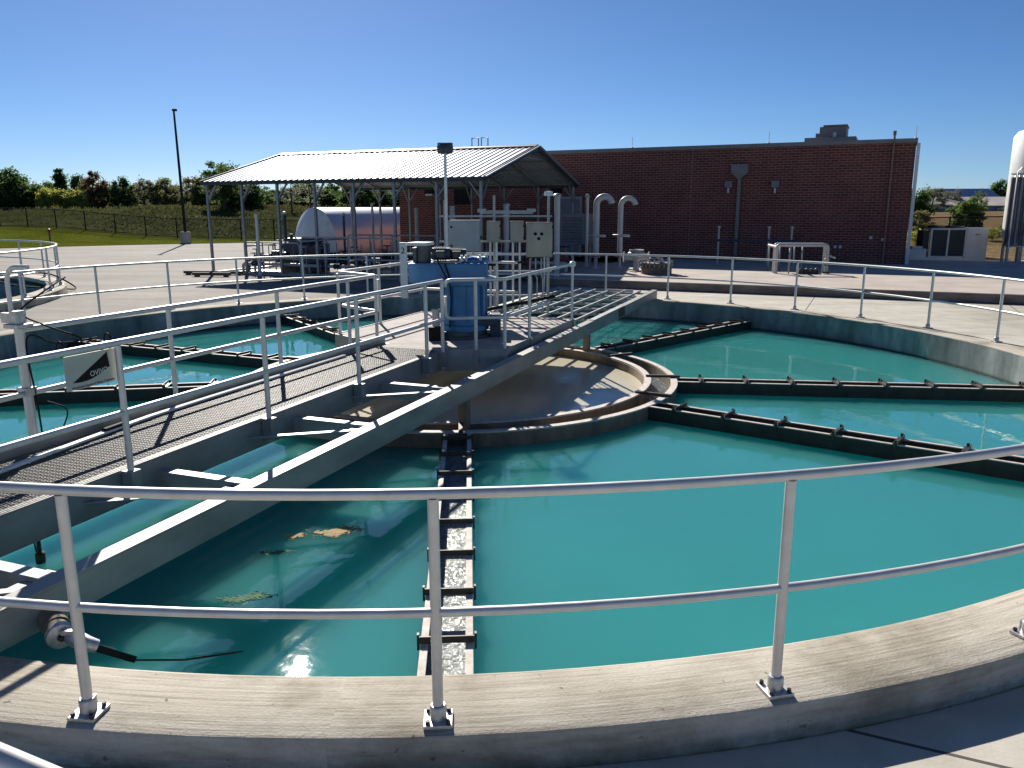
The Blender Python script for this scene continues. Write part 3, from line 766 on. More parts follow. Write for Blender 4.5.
# floating scum patches
def scum(px, py, rx, ry, ang, m_, label, seed, n=70):
    r_ = random.Random(seed); mb = MB(); c_, s_ = math.cos(ang), math.sin(ang)
    for k in range(n):
        u, v = r_.gauss(0, .48), r_.gauss(0, .42)
        cx, cy = u*rx*(1+.35*v), v*ry+.25*ry*math.sin(u*5)
        f = max(.25, 1-(u*u+v*v)*.6); m = r_.randrange(5, 9); a0 = r_.uniform(0, 6)
        el = r_.uniform(1.0, 2.4)
        poly = []
        for i in range(m):
            a = a0+2*PI*i/m; q_ = r_.uniform(.5, 1.25)*ry*.17*f
            x, y = cx+q_*el*math.cos(a), cy+q_*math.sin(a)
            poly.append((x*c_-y*s_, x*s_+y*c_))
        z = .0012+.0022*r_.random()
        mb.prism(poly, -.003, z)
    o = mb.build('floating_scum', M[m_], None, (px, py, -.478)); return tag(o, label, 'scum', 'scum patches floating beside the bridge', 'stuff')
scum(-1.47, 6.29, .19, .10, .35, 'scum_a', 'bright tan scum patch floating alone in the sunlight beside the bridge', 1, 260)
scum(-1.80, 6.2, .09, .055, .2, 'scum_a', 'dull scum patch just left of the bright tan one', 2, 120)
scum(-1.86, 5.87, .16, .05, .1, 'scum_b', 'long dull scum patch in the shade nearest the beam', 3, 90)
scum(-1.16, 7.2, .13, .07, .3, 'scum_a', 'small scum patch nearest the straight trough below the feedwell', 4, 90)
scum(-1.45, 7.25, .08, .055, .3, 'scum_a', 'tiny scum speck left of the small patch below the feedwell', 5, 60)
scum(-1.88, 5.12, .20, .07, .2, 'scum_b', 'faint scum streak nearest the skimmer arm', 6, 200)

# ------------------------------------------------------------------ blue clarifier drive
dr = thing('clarifier_drive', 'bright blue gear drive with motors standing at the centre of the bridge', 'machine', bw(0, 0, .28), 0)
MB().lathe([(0, 0), (.46, 0), (.46, .06), (.42, .07), (.40, .13), (0, .13)], 40).build('turntable_base', M['motor'], dr)
MB().lathe([(.0, .13), (.36, .13), (.36, .20), (.315, .22), (.30, .78), (.34, .80), (.34, .84), (0, .84)], 40, (.08, 0, 0)).build('column', M['blue'], dr)
mb = MB()
for a in range(8):
    d = Vector((math.cos(a*PI/4+.2), math.sin(a*PI/4+.2), 0)); mb.bar(d*.28+Vector((.08, 0, .5)), d*.345+Vector((.08, 0, .5)), .02, .56)
mb.build('column_rib', M['blue'], dr)
mb = MB(); mb.box((-.14, -.02, .985), (1.14, .62, .28), None, .02); mb.lathe([(.0, .845), (.48, .845), (.48, .90), (0, .90)], 36, (.08, 0, 0)); mb.build('gear_housing', M['blue'], dr)
MB().lathe([(0, 1.2), (.20, 1.2), (.24, 1.16), (.24, 1.126), (0, 1.126)], 30, (.22, 0, 0)).build('bearing_cover', M['blue'], dr)
MB().b(-.36, .06, -.26, .2, 1.127, 1.145).build('mounting_plate', M['steelbox'], dr)
# two motors
def motor(x, y, z, L, r_, name):
    m_ = MB().tube([(x-L/2, y, z), (x+L/2, y, z)], r_, 18)
    for k in range(7): m_.lathe([(r_, 0), (r_+.012, .004), (r_+.012, .012), (r_, .016)], 18, (x-L/2+.03+k*(L-.08)/7, y, z), False, (1, 0, 0))
    m_.b(x-.06, x+.06, y-r_-.07, y-r_+.02, z-.05, z+.05, .006)
    return m_.build(name, M['motor'], dr)
m1 = motor(-.25, -.05, 1.245, .26, .09, 'motor'); m2 = motor(-.02, .05, 1.235, .26, .075, 'motor')
MB().lathe([(0, .26), (.10, .26), (.105, .23), (.105, 0), (0, 0)], 20, (-.50, -.10, 1.127)).build('fan_cover', M['motor'], dr)
MB().b(-.66, -.60, -.16, .10, 1.127, 1.34, .01).build('junction_box', M['motor'], dr)
for (x, y) in ((.12, -.2), (.32, -.18), (.40, .02), (.06, -.25)):
    MB().lathe([(0, .09), (.02, .09), (.02, .06), (.035, .055), (.035, 0)], 10, (x, y, 1.145)).build('fitting', M['alu_cast'], dr)
MB().b(.28, .56, -.24, .24, .20, .30, .01).b(.46, .62, -.16, .16, -.0, .36, .01).build('torque_arm', M['navy'], dr)
MB().b(-.42, -.22, -.5, -.34, .0, .22, .008).build('gauge_box', M['black'], dr)
MB().tube([(-.18, -.33, 1.12), (-.12, -.36, .95), (-.09, -.37, .6), (-.12, -.38, .2)], .012, 8).tube([(-.30, -.33, 1.2), (-.2, -.36, 1.0), (-.13, -.37, .85)], .01, 8).build('cable', M['black'], dr)
MB().tube([(-.32, -.36, .05), (-.32, -.36, .42)], .055, 14).lathe([(0, .05), (.07, .04), (.07, 0)], 14, (-.32, -.36, .42)).build('oil_filter', M['alu_cast'], dr)
# white numbered chain guard beside the drive
cg = thing('chain_guard', 'narrow white metal guard marked 2 at the left end of the blue drive', 'guard', (-1.50, 11.32, .1), -R(16))
MB().b(-.052, .052, -.06, -.035, .84, 1.615, .004).build('casing', M['white'], cg)
MB().b(.0565, .34, -.05, .27, 1.57, 1.615, .008).build('cover_plate', M['white'], cg)
me = text_mesh('2', .12, .001); me.materials.append(M['black'])
o = bpy.data.objects.new('numeral', me); COL.objects.link(o); o.parent = cg; o.location = (-.0, -.0625, 1.50); o.rotation_euler = (R(90), 0, 0)

# ------------------------------------------------------------------ control panel rack at the far end of the platform
ck = thing('control_rack', 'strut rack of electrical enclosures with conduits behind the blue drive', 'rack', bw(-0.268, 2.536, .3), R(0))
# rack local: x right in the picture, z up
for x in (-1.05, -.18, .78):
    MB().b(x-.022, x+.022, -.03, .03, 0, {-1.05: 2.02, -.18: 2.1, .78: 2.12}[x]).build('strut_post', M['galv'], ck)
for z in (1.74, 1.30, 1.07, .78, .35):
    MB().b(-1.15, .84, -.062, -.032, z-.014, z+.014).build('strut_rail', M['galv'], ck)
MB().b(-.42, .50, -.115, -.075, 1.78, 1.84).b(-.47, -.32, -.14, -.02, 1.81, 1.87).b(.4, .55, -.14, -.02, 1.81, 1.87).build('strut_rail', M['galv'], ck)
def enclosure(x0, x1, z0, z1, m_, dots=0, name='enclosure'):
    e = MB().b(x0, x1, -.27, -.076, z0, z1, .008).build(name, M[m_], ck)
    MB().b(x0+.015, x1-.015, -.282, -.271, z0+.015, z1-.015, .004).build('door', M[m_], e)
    mb = MB()
    if m_ == 'greybox':
        for z in (z0+.1, z1-.12): mb.lathe([(0, .012), (.02, .012), (.02, 0)], 10, (x0+.06, -.282, z), False, (0, -1, 0))
        mb.b(x1-.02, x1+.025, -.24, -.16, z0+.2, z0+.27)
    else:
        for z in (z0+.08, z1-.08): mb.b(x1-.012, x1+.012, -.285, -.2, z-.02, z+.02)
    if dots:
        cx = (x0+x1)/2
        for dx, dz in ((-.07, .10), (.04, .10), (-.01, .02)): mb.lathe([(0, .03), (.028, .03), (.03, 0)], 12, (cx+dx, -.282, (z0+z1)/2+dz), False, (0, -1, 0))
    mb.build('latch' if not dots else 'push_button', M['black'], e)
    return e
enclosure(-.98, -.42, 1.14, 1.68, 'greybox')
enclosure(-.31, -.07, 1.30, 1.66, 'steelbox')
enclosure(.10, .34, 1.30, 1.66, 'steelbox')
enclosure(.38, .84, 1.04, 1.64, 'steelbox', 3)
for x, z in ((-.25, 1.3), (-.14, 1.3), (.15, 1.3), (.27, 1.3)):
    MB().tube([(x, -.16, z), (x, -.16, .0)], .02, 10).build('conduit', M['alu'], ck)
for x in (-.9, -.8, -.7, -.55, .45, .55, .65, .75):
    z = 1.14 if x < 0 else 1.02
    MB().tube([(x, -.16, z), (x, -.16, z-.30), (x+.03, -.13, z-.36), (x+.03, -.1, .05)], .013, 8).build('conduit', M['galv'], ck)
MB().tube([(-.98, -.18, 1.0), (-.6, -.18, .93), (-.2, -.2, .90), (.3, -.18, .95)], .02, 8).tube([(.9, -.2, .35), (.4, -.22, .25), (-.3, -.25, .12), (-.8, -.3, .05)], .03, 10).build('flexible_conduit', M['black'], ck)
MB().lathe([(0, .05), (.07, .045), (.075, 0), (0, 0)], 14, (.78, 0, 2.12)).b(.70, .86, -.06, .06, 2.09, 2.12).build('beacon', M['white'], ck)
# light pole on the platform
lpz = thing('light_pole', 'slim pole with a pair of dark floodlights rising behind the blue drive', 'lamp', bw(-0.833, 1.349, .08), 0)
MB().tube([(0, 0, 0), (0, 0, 2.98)], .025, 14).b(-.1, .1, -.1, .1, 0, .015).build('pole', M['alu'], lpz)
for x, rz in ((-.05, .5), (.055, -.35)):
    h_ = MB(); h_.box((x, -.02, 3.05), (.14, .13, .12), Matrix.Rotation(rz, 3, 'Z') @ Matrix.Rotation(R(-12), 3, 'X'), .035)
    for k in range(5): h_.box((x+(k-2)*.026*math.cos(rz), .0+(k-2)*.026*math.sin(rz), 3.112), (.010, .10, .05), Matrix.Rotation(rz, 3, 'Z'))
    h_.build('floodlight', M['motor'], lpz)
MB().b(-.12, .12, -.03, .03, 2.965, 2.99).build('crossarm', M['motor'], lpz)

# ------------------------------------------------------------------ second clarifier on the left
t2 = thing('clarifier_tank', 'smaller looking second round tank at the far left edge', 'tank', C2)
MB().ring(8.5, 8.62, -3.0, -.02, 160).build('wall', M['tankwall'], t2)
mb = MB(); mb.lathe([(8.62, .1), (8.5, .1), (8.5, .19), (8.52, .20), (8.95, .20), (8.975, .18), (8.975, -.3)], 160); mb.build('kerb', M['kerb'], t2)
mb = MB(); mb.lathe([(0, -2.4), (8.495, -2.4), (8.495, -.42), (0, -.42)], 96, smooth=False)
o = mb.build('tank_water', M['water']); o.location = C2; tag(o, 'shaded water inside the second tank at the left', kind='structure')
ring_rail('guard_railing', 'aluminium guard railing round the second tank at the far left', C2, 8.85, [i*10.3+2 for i in range(35)], 0, 360, .20, False)
cable('cable', 'black cable looped over the kerb of the second tank', [(-13.6, 21.0, .95), (-13.55, 20.95, .5), (-12.9, 20.6, .28), (-12.2, 21.5, .1), (-12.1, 22.2, .05), (-12.5, 21.8, .45), (-13.0, 21.6, .5)], .02, 'black')
bx = MB().box((0, 0, .0), (2.2, .8, .34), None, .02).b(-1.15, 1.15, -.45, .45, .17, .2).build('bridge_end', M['bar'], None, (-14.7, 19.6, .66), R(10)); tag(bx, 'dark beam end inside the second tank railing', 'beam')
hy = thing('marker_post', 'small faded red marker post on the lawn behind the second tank', 'post', (-28.6, 50.2, .08))
MB().tube([(0, 0, 0), (0, 0, .75)], .05, 10).build('post', M['red'], hy); MB().lathe([(0, .95), (.07, .9), (.09, .8), (.06, .74), (0, .74)], 12).build('cap', M['leaf_brown'] if False else M['red'], hy)

# stair rail close to the camera, lower left corner
srl = thing('stair_railing', 'sloping aluminium handrail crossing the very bottom left corner', 'railing', (0, 0, 0))
MB().tube([(-1.6, 1.3, 1.509), (-.55, 1.3, .970)], .024, 16).build('rail', M['alu'], srl)
MB().tube([(-.56, 1.3, .96), (-.56, 1.3, -.18)], .0235, 14).build('post', M['alu'], srl)

# ------------------------------------------------------------------ steel canopy
CA = -R(22.5); CP = Vector((-10.4, 27.9, 0)); CL, CW, ZE, ZR = 10.35, 8.65, 3.09, 4.22
cn = thing('steel_canopy', 'open steel canopy with a ribbed silver gable roof on slim posts', 'canopy', CP, CA)
def roof_side(y0, z0, y1, z1):
    mb = MB(); npt = []
    x = -.05
    while x < CL+.05:
        npt += [(x, 0), (x+.165, 0), (x+.18, .026), (x+.215, .026), (x+.23, 0)]; x += .23
    L = math.hypot(y1-y0, z1-z0); ty, tz = (y1-y0)/L, (z1-z0)/L; ny, nz = -tz, ty
    if nz < 0: ny, nz = -ny, -nz
    a = [mb.bm.verts.new((px, y0+ny*h, z0+nz*h)) for px, h in npt]; b_ = [mb.bm.verts.new((px, y1+ny*h, z1+nz*h)) for px, h in npt]
    c = [mb.bm.verts.new((px, y0+ny*(h-.006), z0+nz*(h-.006))) for px, h in npt]; d = [mb.bm.verts.new((px, y1+ny*(h-.006), z1+nz*(h-.006))) for px, h in npt]
    for i in range(len(npt)-1):
        mb.bm.faces.new((a[i], a[i+1], b_[i+1], b_[i])); mb.bm.faces.new((c[i], d[i], d[i+1], c[i+1]))
        mb.bm.faces.new((a[i], c[i], c[i+1], a[i+1])); mb.bm.faces.new((b_[i], b_[i+1], d[i+1], d[i]))
    return mb
roof_side(-.12, ZE-.03+.01, CW/2-.003, ZR).build('roof_panel', M['roofmetal'], cn)
roof_side(CW+.12, ZE-.03+.01, CW/2+.003, ZR).build('roof_panel', M['roofmetal'], cn)
mb = MB(); mb.bar((-.08, CW/2-.13, ZR+.022), (CL+.08, CW/2-.13, ZR+.022), .28, .008, (0, -.25, 1)).bar((-.08, CW/2+.13, ZR+.022), (CL+.08, CW/2+.13, ZR+.022), .28, .008, (0, .25, 1)); mb.build('ridge_cap', M['canopytrim'], cn)
for y in (-.13, CW+.13): MB().b(-.08, CL+.08, y-.012, y+.012, ZE-.13, ZE-.01).build('eave_trim', M['canopytrim'], cn)
for x in (-.09, CL+.09):
    for s in (0, 1):
        MB().bar((x, -.12 if not s else CW+.12, ZE-.06), (x, CW/2, ZR-.03), .024, .16).build('gable_trim', M['canopytrim'], cn)
NB = 7
for k in range(NB+1):
    x = .06+(CL-.12)*k/NB
    for y in (0.0, CW):
        MB().b(x-.038, x+.038, y-.038, y+.038, 0, ZE-.09).build('post', M['canopysteel'], cn)
        sg_ = 1 if y == 0 else -1
        MB().bar((x, y, ZE-.75), (x, y+sg_*.62, ZE+.07), .045, .045).build('brace', M['canopysteel'], cn)
        if y == 0 or True:
            dx = .38 if k < NB else -.38
            MB().bar((x, y, ZE-.62), (x+dx, y, ZE-.13), .04, .04).build('brace', M['canopysteel'], cn)
    for s in (0, 1):
        MB().bar((x, 0 if not s else CW, ZE-.085), (x, CW/2, ZR-.075), .05, .06).build('rafter', M['canopysteel'], cn)
    MB().bar((x, CW/2-1.3, ZR-.075-.33), (x, CW/2+1.3, ZR-.075-.33), .045, .045).build('collar_tie', M['canopysteel'], cn)
for y in (.1, .95, 1.85, 2.8, 3.7):
    for yy in (y, CW-y):
        z = ZE-.03+(ZR-ZE+.03)*(yy+.12 if yy < CW/2 else CW+.12-yy)/(CW/2+.12)
        MB().b(.03, CL-.03, yy-.03, yy+.03, z-.05, z-.012).build('purlin', M['canopysteel'], cn)
for y in (0.0, CW): MB().b(-.02, CL, y-.05, y+.05, -.0, .06).build('base_rail', M['canopysteel'], cn)
MB().b(-.05, .05, .05, CW-.05, 0, .06).build('base_rail', M['canopysteel'], cn)
# timber skids near the first post
for i, (x, y, L, a, lab) in enumerate([(-10.75, 27.3, 2.1, -8, 'rusty steel skid rail on the paving in front of the leftmost canopy post'), (-10.55, 26.6, 1.3, -6, 'shorter dark skid rail lying nearest the far tank railing')]):
    o = MB().box((0, 0, .09), (L, .12, .09)).b(-L/2+.1, -L/2+.2, -.1, .1, 0, .045).b(L/2-.2, L/2-.1, -.1, .1, 0, .045).build('skid_rail', M['rust'], None, (x+.6, y, -.012), R(a)); tag(o, lab, 'skid')

cw = lambda x, y, z=0: Vector((CP.x+x*math.cos(CA)-y*math.sin(CA), CP.y+x*math.sin(CA)+y*math.cos(CA), z))
# equipment under the canopy
def column(name, label, p, h, r_, m_, cap=True, cat='post', group=None, arm=None):
    t = thing(name, label, cat, p, 0, group)
    MB().tube([(0, 0, 0), (0, 0, h)], r_, 12).lathe([(0, .012), (r_*2.4, .012), (r_*2.4, 0)], 12, (0, 0, .0), False).build('pipe', M[m_], t)
    if cap: MB().lathe([(0, .10), (r_*.9, .09), (r_*1.35, .05), (r_*1.35, 0), (0, 0)], 12, (0, 0, h)).build('cap', M['white' if cap == 1 else 'galv'], t)
    return t
def at_px(px, Y): return ((px-512)/814*Y, Y)
def put(px, Y, z=0.0):
    x, y = at_px(px, Y); return (x, y, z)
column('vent_pipe', 'white capped vent pipe between the first two canopy posts', put(257, 27.0, -.01), 1.95, .055, 'white')
column('vent_pipe', 'dark vent pipe behind the third canopy post', put(285, 29.0, -.01), 2.0, .06, 'navy')
column('vent_pipe', 'thin dark pipe in front of the silver vessel left of its middle', put(344, 30.0, -.01), 1.95, .045, 'navy')
column('vent_pipe', 'thin pipe in front of the silver vessel right of its middle', put(373, 31.0, -.01), 2.3, .045, 'fin')
column('vent_pipe', 'short white vent pipe in front of the brick wall left end', put(417, 32.0, .2), 2.0, .07, 'pvc', 0)
column('vent_pipe', 'pale grey square topped pipe behind the slim light pole', put(453, 26.0, .2), 2.05, .085, 'fin', 0)
column('vent_pipe', 'grey flanged riser pipe between the two small steel enclosures', put(507, 25.0, .2), 2.05, .085, 'fin', 2)
column('vent_pipe', 'tall pale riser with a light cap right of the push button enclosure', put(557.5, 23.6, .2), 2.3, .085, 'pvc', 2)
column('vent_pipe', 'thin riser beside the louvered cabinet', put(587.5, 28.0, .2), 2.35, .055, 'pvc', 2)
def pipe_frame(name, label, p, rz, L, D, H, r_, m_, mids=1, legs=3, cat='railing'):
    t = thing(name, label, cat, p, rz)
    for y in (0, D):
        MB().tube([(0, y, 0), (0, y, H-.12)]+arc((.12, y, H-.12), .12, PI, PI/2, (1, 0, 0), (0, 0, 1), 5)+arc((L-.12, y, H-.12), .12, PI/2, 0, (1, 0, 0), (0, 0, 1), 5)+[(L, y, 0)], r_, 10).build('top_rail', M[m_], t)
        for k in range(mids):
            z = H*(k+1)/(mids+1); MB().tube([(0, y, z), (L, y, z)], r_*.85, 8).build('mid_rail', M[m_], t)
        for k in range(1, legs): MB().tube([(L*k/legs, y, 0), (L*k/legs, y, H)], r_*.9, 8).build('post', M[m_], t)
    for x in (0, L): MB().tube([(x, 0, H-.13), (x, D, H-.13)], r_, 8).build('end_rail', M[m_], t)
    return t
pipe_frame('guard_railing', 'pale guard railing round the pit beside the silver vessel under the canopy', put(300, 25.5, 0), CA, 3.55, 2.6, 1.30, .028, 'pvc', 1, 4)
pipe_frame('guard_railing', 'lower pale railing at the first canopy bays', put(243, 27.8, 0), CA, 2.3, 1.6, 1.06, .028, 'pvc', 1, 3)
def pipe_skid(label, p, rz, seed, L=2.2):
    r_ = random.Random(seed); t = thing('pipe_skid', label, 'pipework', p, rz, 'pipe skids under the canopy')
    MB().b(0, L, 0, .9, 0, .10).build('skid_base', M['canopysteel'], t)
    for k in range(3):
        y = .15+.3*k; z = .35+.12*k; x0, x1 = .1, L-.15
        MB().tube([(x0, y, .1), (x0, y, z-.1)]+arc((x0+.1, y, z-.1), .1, PI, PI/2, (1, 0, 0), (0, 0, 1), 5)+arc((x1-.1, y, z-.1), .1, PI/2, 0, (1, 0, 0), (0, 0, 1), 5)+[(x1, y, .1)], .05, 12).build('pipe', M[('pvc', 'motor', 'galv')[k]], t)
        for j in range(2):
            x = r_.uniform(.3, L-.3)
            v = MB().lathe([(.05, -.11), (.09, -.11), (.09, -.085), (.065, -.06), (.085, 0), (.065, .06), (.09, .085), (.09, .11), (.05, .11)], 14, (x, y, z), True, (1, 0, 0)).tube([(x, y, z), (x, y, z+.36)], .022, 8).build('valve', M[('motor', 'red', 'navy')[r_.randrange(3)]], t)
            MB().tube([(x+.13*math.cos(a*PI/8), y+.13*math.sin(a*PI/8), z+.36) for a in range(16)], .014, 6, closed=True).bar((x-.12, y, z+.36), (x+.12, y, z+.36), .02, .014).build('handwheel', M['black'], v)
    MB().box((L*.45, .45, .62), (.30, .34, .34), None, .03).tube([(L*.45-.15, .45, .62), (L*.45+.42, .45, .62)], .13, 16).build('pump', M['navy'], t)
    for k in range(5):
        x = .25+k*L/6; MB().tube([(x, .12, .1), (x, .12, 1.0+.12*(k % 2))], .016, 8).build('instrument_pipe', M['galv'], t)
    return t
pipe_skid('pipe skid with pumps between the first and third canopy posts', put(235, 27.6, 0), CA, 3, 3.0)
pipe_skid('pipe skid with a red valve below the round end of the silver vessel', put(296, 26.4, 0), CA, 5, 2.4)
pipe_skid('pipe skid with black handwheels right of the fourth canopy post', put(352, 27.0, 0), CA, 9, 2.3)
pipe_skid('pipe skid beside the chain guard and the brick wall end', put(415, 26.5, .2), CA, 11, 2.6)
pipe_skid('pipe skid behind the steel enclosures under the canopy right end', put(478, 25.2, .2), CA, 12, 3.0)
gp = thing('pump_unit', 'dark blue boxy pump unit with a raised lever under the canopy', 'pump', put(277, 28.3, 0), CA)
MB().box((.75, .5, .62), (1.5, .9, .75), None, .05).build('housing', M['navy'], gp)
MB().box((.70, .5, 1.09), (1.2, .7, .18), None, .05).tube([(.35, .3, 1.18), (.35, .3, 1.32)], .06, 12).build('hood', M['navy'], gp)
MB().tube([(.6, .1, 1.25), (1.0, .0, 1.02)], .025, 8).tube([(.95, .2, .9), (1.75, .1, .88)], .06, 10).build('lever', M['alu_cast'], gp)
MB().b(.05, 1.45, .08, .92, .0, .24).build('base_frame', M['bar'], gp)

# silver vessel beyond the canopy
vs = thing('storage_vessel', 'large horizontal silver vessel with a rounded white end behind the canopy', 'tank', (-9.75, 40.2, .34))
va = Vector((.70, .714, 0))
MB().lathe([(1.9, 0), (1.9, 10.5)], 64, (0, 0, 0), True, va).build('shell', M['vessel'], vs)
MB().lathe([(0, -.62), (.5, -.59), (1.0, -.47), (1.45, -.28), (1.75, -.10), (1.9, .0)], 64, (0, 0, 0), True, va).build('end_cap', M['white'], vs)
MB().lathe([(0, 10.9), (1.0, 10.8), (1.6, 10.65), (1.9, 10.5)], 48, (0, 0, 0), True, va).build('end_cap', M['white'], vs)
for k in (1.6, 8.5): MB().box(va*k+Vector((0, 0, -1.25)), (.5, 2.8, 1.2), Matrix.Rotation(math.atan2(va.y, va.x), 3, 'Z')).build('saddle', M['pad'], vs)

# ------------------------------------------------------------------ brick building (local x along the front, y into the building)
BA = -R(25); BP = Vector((13.9, 28.5, 0)); BLN, BDP, ZB, ZTB = 21.0, 13.0, .2, 4.50
bd = thing('brick_building', 'long low dark red brick building with a flat roof behind the tanks', 'building', BP, BA)
mb = MB(); mb.b(-BLN, 0, 0, .3, ZB, ZTB-.14).b(-BLN, -BLN+.3, .302, BDP, ZB, ZTB-.14).b(-.3, 0, .302, BDP, ZB, ZTB-.14).b(-BLN+.302, -.302, BDP-.3, BDP, ZB, ZTB-.14)
mb.build('wall', M['brick'], bd)
MB().b(-BLN-.04, .04, -.05, .34, ZTB-.138, ZTB).b(-BLN-.04, -BLN+.34, .342, BDP+.04, ZTB-.138, ZTB).b(-.34, .04, .342, BDP+.04, ZTB-.138, ZTB).build('coping', M['coping'], bd)
MB().b(-BLN+.31, -.31, .31, BDP-.31, ZTB-.5, ZTB-.42).build('roof', M['roofgravel'], bd)
def wall_x(px):
    """distance along the wall where a sight line meets it (used once to lay out the front)"""
    k = (px-512)/812; c, s_ = math.cos(BA), math.sin(BA)
    return (k*BP.y-BP.x)/(c-k*s_)
def wallz(px, py):
    x = wall_x(px); Y = BP.y+x*math.sin(BA); return 2.1746+(208.4-py)/818*Y*1.0
for px in (690,):
    x = wall_x(px); MB().b(x-.012, x+.012, -.003, .001, ZB, ZTB-.14).build('expansion_joint', M['joint'], bd)
x = wall_x(737.5)
mb = MB(); MX = Matrix.Translation((x, -.003, 0)) @ Matrix.Rotation(R(90), 4, 'X')
mb.prism([(-.30, 3.72), (.30, 3.72), (.30, 3.46), (.06, 3.24), (-.06, 3.24), (-.30, 3.46)], 0.0, .26, MX)
mb.b(x-.33, x+.33, -.28, -.003, 3.72, 3.77)
hd = mb.build('conductor_head', M['downspout'], bd)
MB().b(x-.06, x+.06, -.14, -.03, .45, 3.24).tube([(x, -.08, .45), (x, -.16, .32), (x, -.3, .26)], .06, 10).build('downspout', M['downspout'], bd)
def wall_light(px, py, s=1.0):
    x = wall_x(px); z = wallz(px, py)
    l = MB().box((x, -.10, z+.06), (.28*s, .19, .26*s), Matrix.Rotation(R(0), 3, 'X'), .02).build('wall_light', M['downspout'], bd)
    MB().box((x, -.12, z-.17), (.07*s, .09, .19*s), None, .015).build('lens', M['lampglass'], l)
wall_light(727, 187); wall_light(773, 187)
def wall_pack(px, py):
    x = wall_x(px); z = wallz(px, py)
    l = MB().b(x-.22, x+.22, -.18, -.003, z, z+.22, .02).build('wall_light', M['black'], bd)
    MB().b(x-.17, x+.17, -.20, -.05, z-.09, z-.003, .01).build('lens', M['lampglass'], l)
wall_pack(432, 194); wall_pack(557, 194)
x = wall_x(464); MB().b(x-.42, x+.42, -.06, -.003, 2.35, 3.0, .01).build('vent_louver', M['black'], bd)
x = wall_x(569); f_ = MB().b(x-.50, x+.50, -.05, -.003, ZB+.02, 2.55).build('door', M['louver'], bd)
MB().b(x+.30, x+.34, -.12, -.052, 1.15, 1.30).build('handle', M['alu'], f_)
for x0, x1, z0, z1 in ((x-.58, x-.502, ZB, 2.64), (x+.502, x+.58, ZB, 2.64), (x-.5, x+.5, 2.552, 2.64)): MB().b(x0, x1, -.08, -.003, z0, z1).build('door_frame', M['greybox'], bd)
x = wall_x(886); mb = MB(); mb.tube([(x, -.09, ZB), (x, -.09, ZTB+.12)], .035, 10)
for z in (1.0, 2.2, 3.4): mb.b(x-.06, x+.06, -.10, -.003, z, z+.04)
mb.b(x-.05, x+.05, -.14, -.04, ZTB+.12, ZTB+.26); mb.build('vent_pipe', M['copper'], bd)
for px, py in ((837, 247), (842, 247), (872, 238), (884, 240)):
    x = wall_x(px); z = wallz(px, py); MB().b(x-.05, x+.05, -.05, -.003, z-.05, z+.05, .008).build('wall_outlet', M['lampglass'], bd)
MB().b(.02, .13, -.06, .12, ZB, ZTB-.16, .01).build('corner_downspout', M['white'], bd)
# roof plant
ru = thing('rooftop_unit', 'grey air handling unit standing on the brick building roof', 'air unit', BP, BA)
x = wall_x(838)-.55
MB().b(x-.46, x+.48, 1.6, 2.9, ZTB-.42, ZTB+.64, .02).b(x-.60, x-.462, 1.7, 2.6, ZTB-.42, ZTB+.42, .02).build('casing', M['downspout'], ru); MB().b(x-.34, x+.51, 1.55, 2.95, ZTB+.642, ZTB+.70, .02).build('lid', M['coping'], ru)
MB().b(x-.95, x+.85, 1.3, 3.1, ZTB-.42, ZTB+.24, .02).build('curb_duct', M['coping'], ru); MB().b(x+.02, x+.14, 1.56, 1.598, ZTB+.1, ZTB+.42).build('access_strip', M['lampglass'], ru)
for px, lab in ((629, 'thin lightning rod on the roof edge above the two bent pipes'), (763, 'thin lightning rod on the roof edge near the middle of the brick wall'), (907, 'thin lightning rod at the right corner of the roof')):
    x = wall_x(px); t = thing('lightning_rod', lab, 'rod', BP, BA)
    MB().tube([(x, .15, ZTB), (x, .15, ZTB+.42)], .010, 6).lathe([(0, .06), (.05, .03), (.06, 0)], 10, (x, .15, ZTB)).build('rod', M['alu'], t)
rh = thing('roof_hatch_rail', 'two upright hoops of a roof hatch railing beyond the canopy ridge', 'railing', BP, BA)
for px in (477.5, 487.5):
    x = wall_x(px)-1.35; x0, x1 = x-.17, x+.17
    MB().tube([(x0, 2.5, ZTB-.4), (x0, 2.5, ZTB+.86), (x1, 2.5, ZTB+.86), (x1, 2.5, ZTB-.4)], .03, 8).build('hoop', M['downspout'], rh)

# ------------------------------------------------------------------ things on the raised pad
def gooseneck(label, p, H, r_, rb):
    t = thing('gooseneck_vent', label, 'pipe', p, R(-6), 'bent vent pipes before the brick wall')
    MB().tube([(0, 0, .42), (0, 0, H-rb)]+arc((rb, 0, H-rb), rb, PI, .12, (1, 0, 0), (0, 0, 1), 14), r_, 20).build('pipe', M['pvc'], t)
    MB().lathe([(r_, 0), (r_*1.5, 0), (r_*1.5, .03), (r_, .03)], 20, (0, 0, .42)).lathe([(r_, 0), (r_*1.5, 0), (r_*1.5, .03), (r_, .03)], 20, (0, 0, .36)).build('flange', M['galv'], t)
    MB().tube([(0, 0, 0), (0, 0, .40)], r_*.55, 12).b(-.12, .12, -.12, .12, 0, .03).build('stand', M['pvc'], t)
    MB().tube([(0, -r_*.8, 1.06), (.32, -r_*1.2, 1.06)], .035, 8).tube([(-.25, -r_*.9, 1.08), (.3, -r_*.9, 1.08)], .03, 8).build('branch', M['pvc'], t)
    return t
gooseneck('thicker bent vent pipe beside the louvered cabinet', (2.80, 26.9, .215), 2.33, .105, .25)
gooseneck('slimmer bent vent pipe standing alone on the pad', (3.62, 27.05, .215), 2.28, .088, .24)
lc = thing('louver_cabinet', 'grey louvered cabinet against the brick wall beside the bent pipes', 'cabinet', (2.45, 28.6, .215), BA)
MB().b(-.62, .42, -.4, .3, .72, 1.78, .02).build('casing', M['louver'], lc)
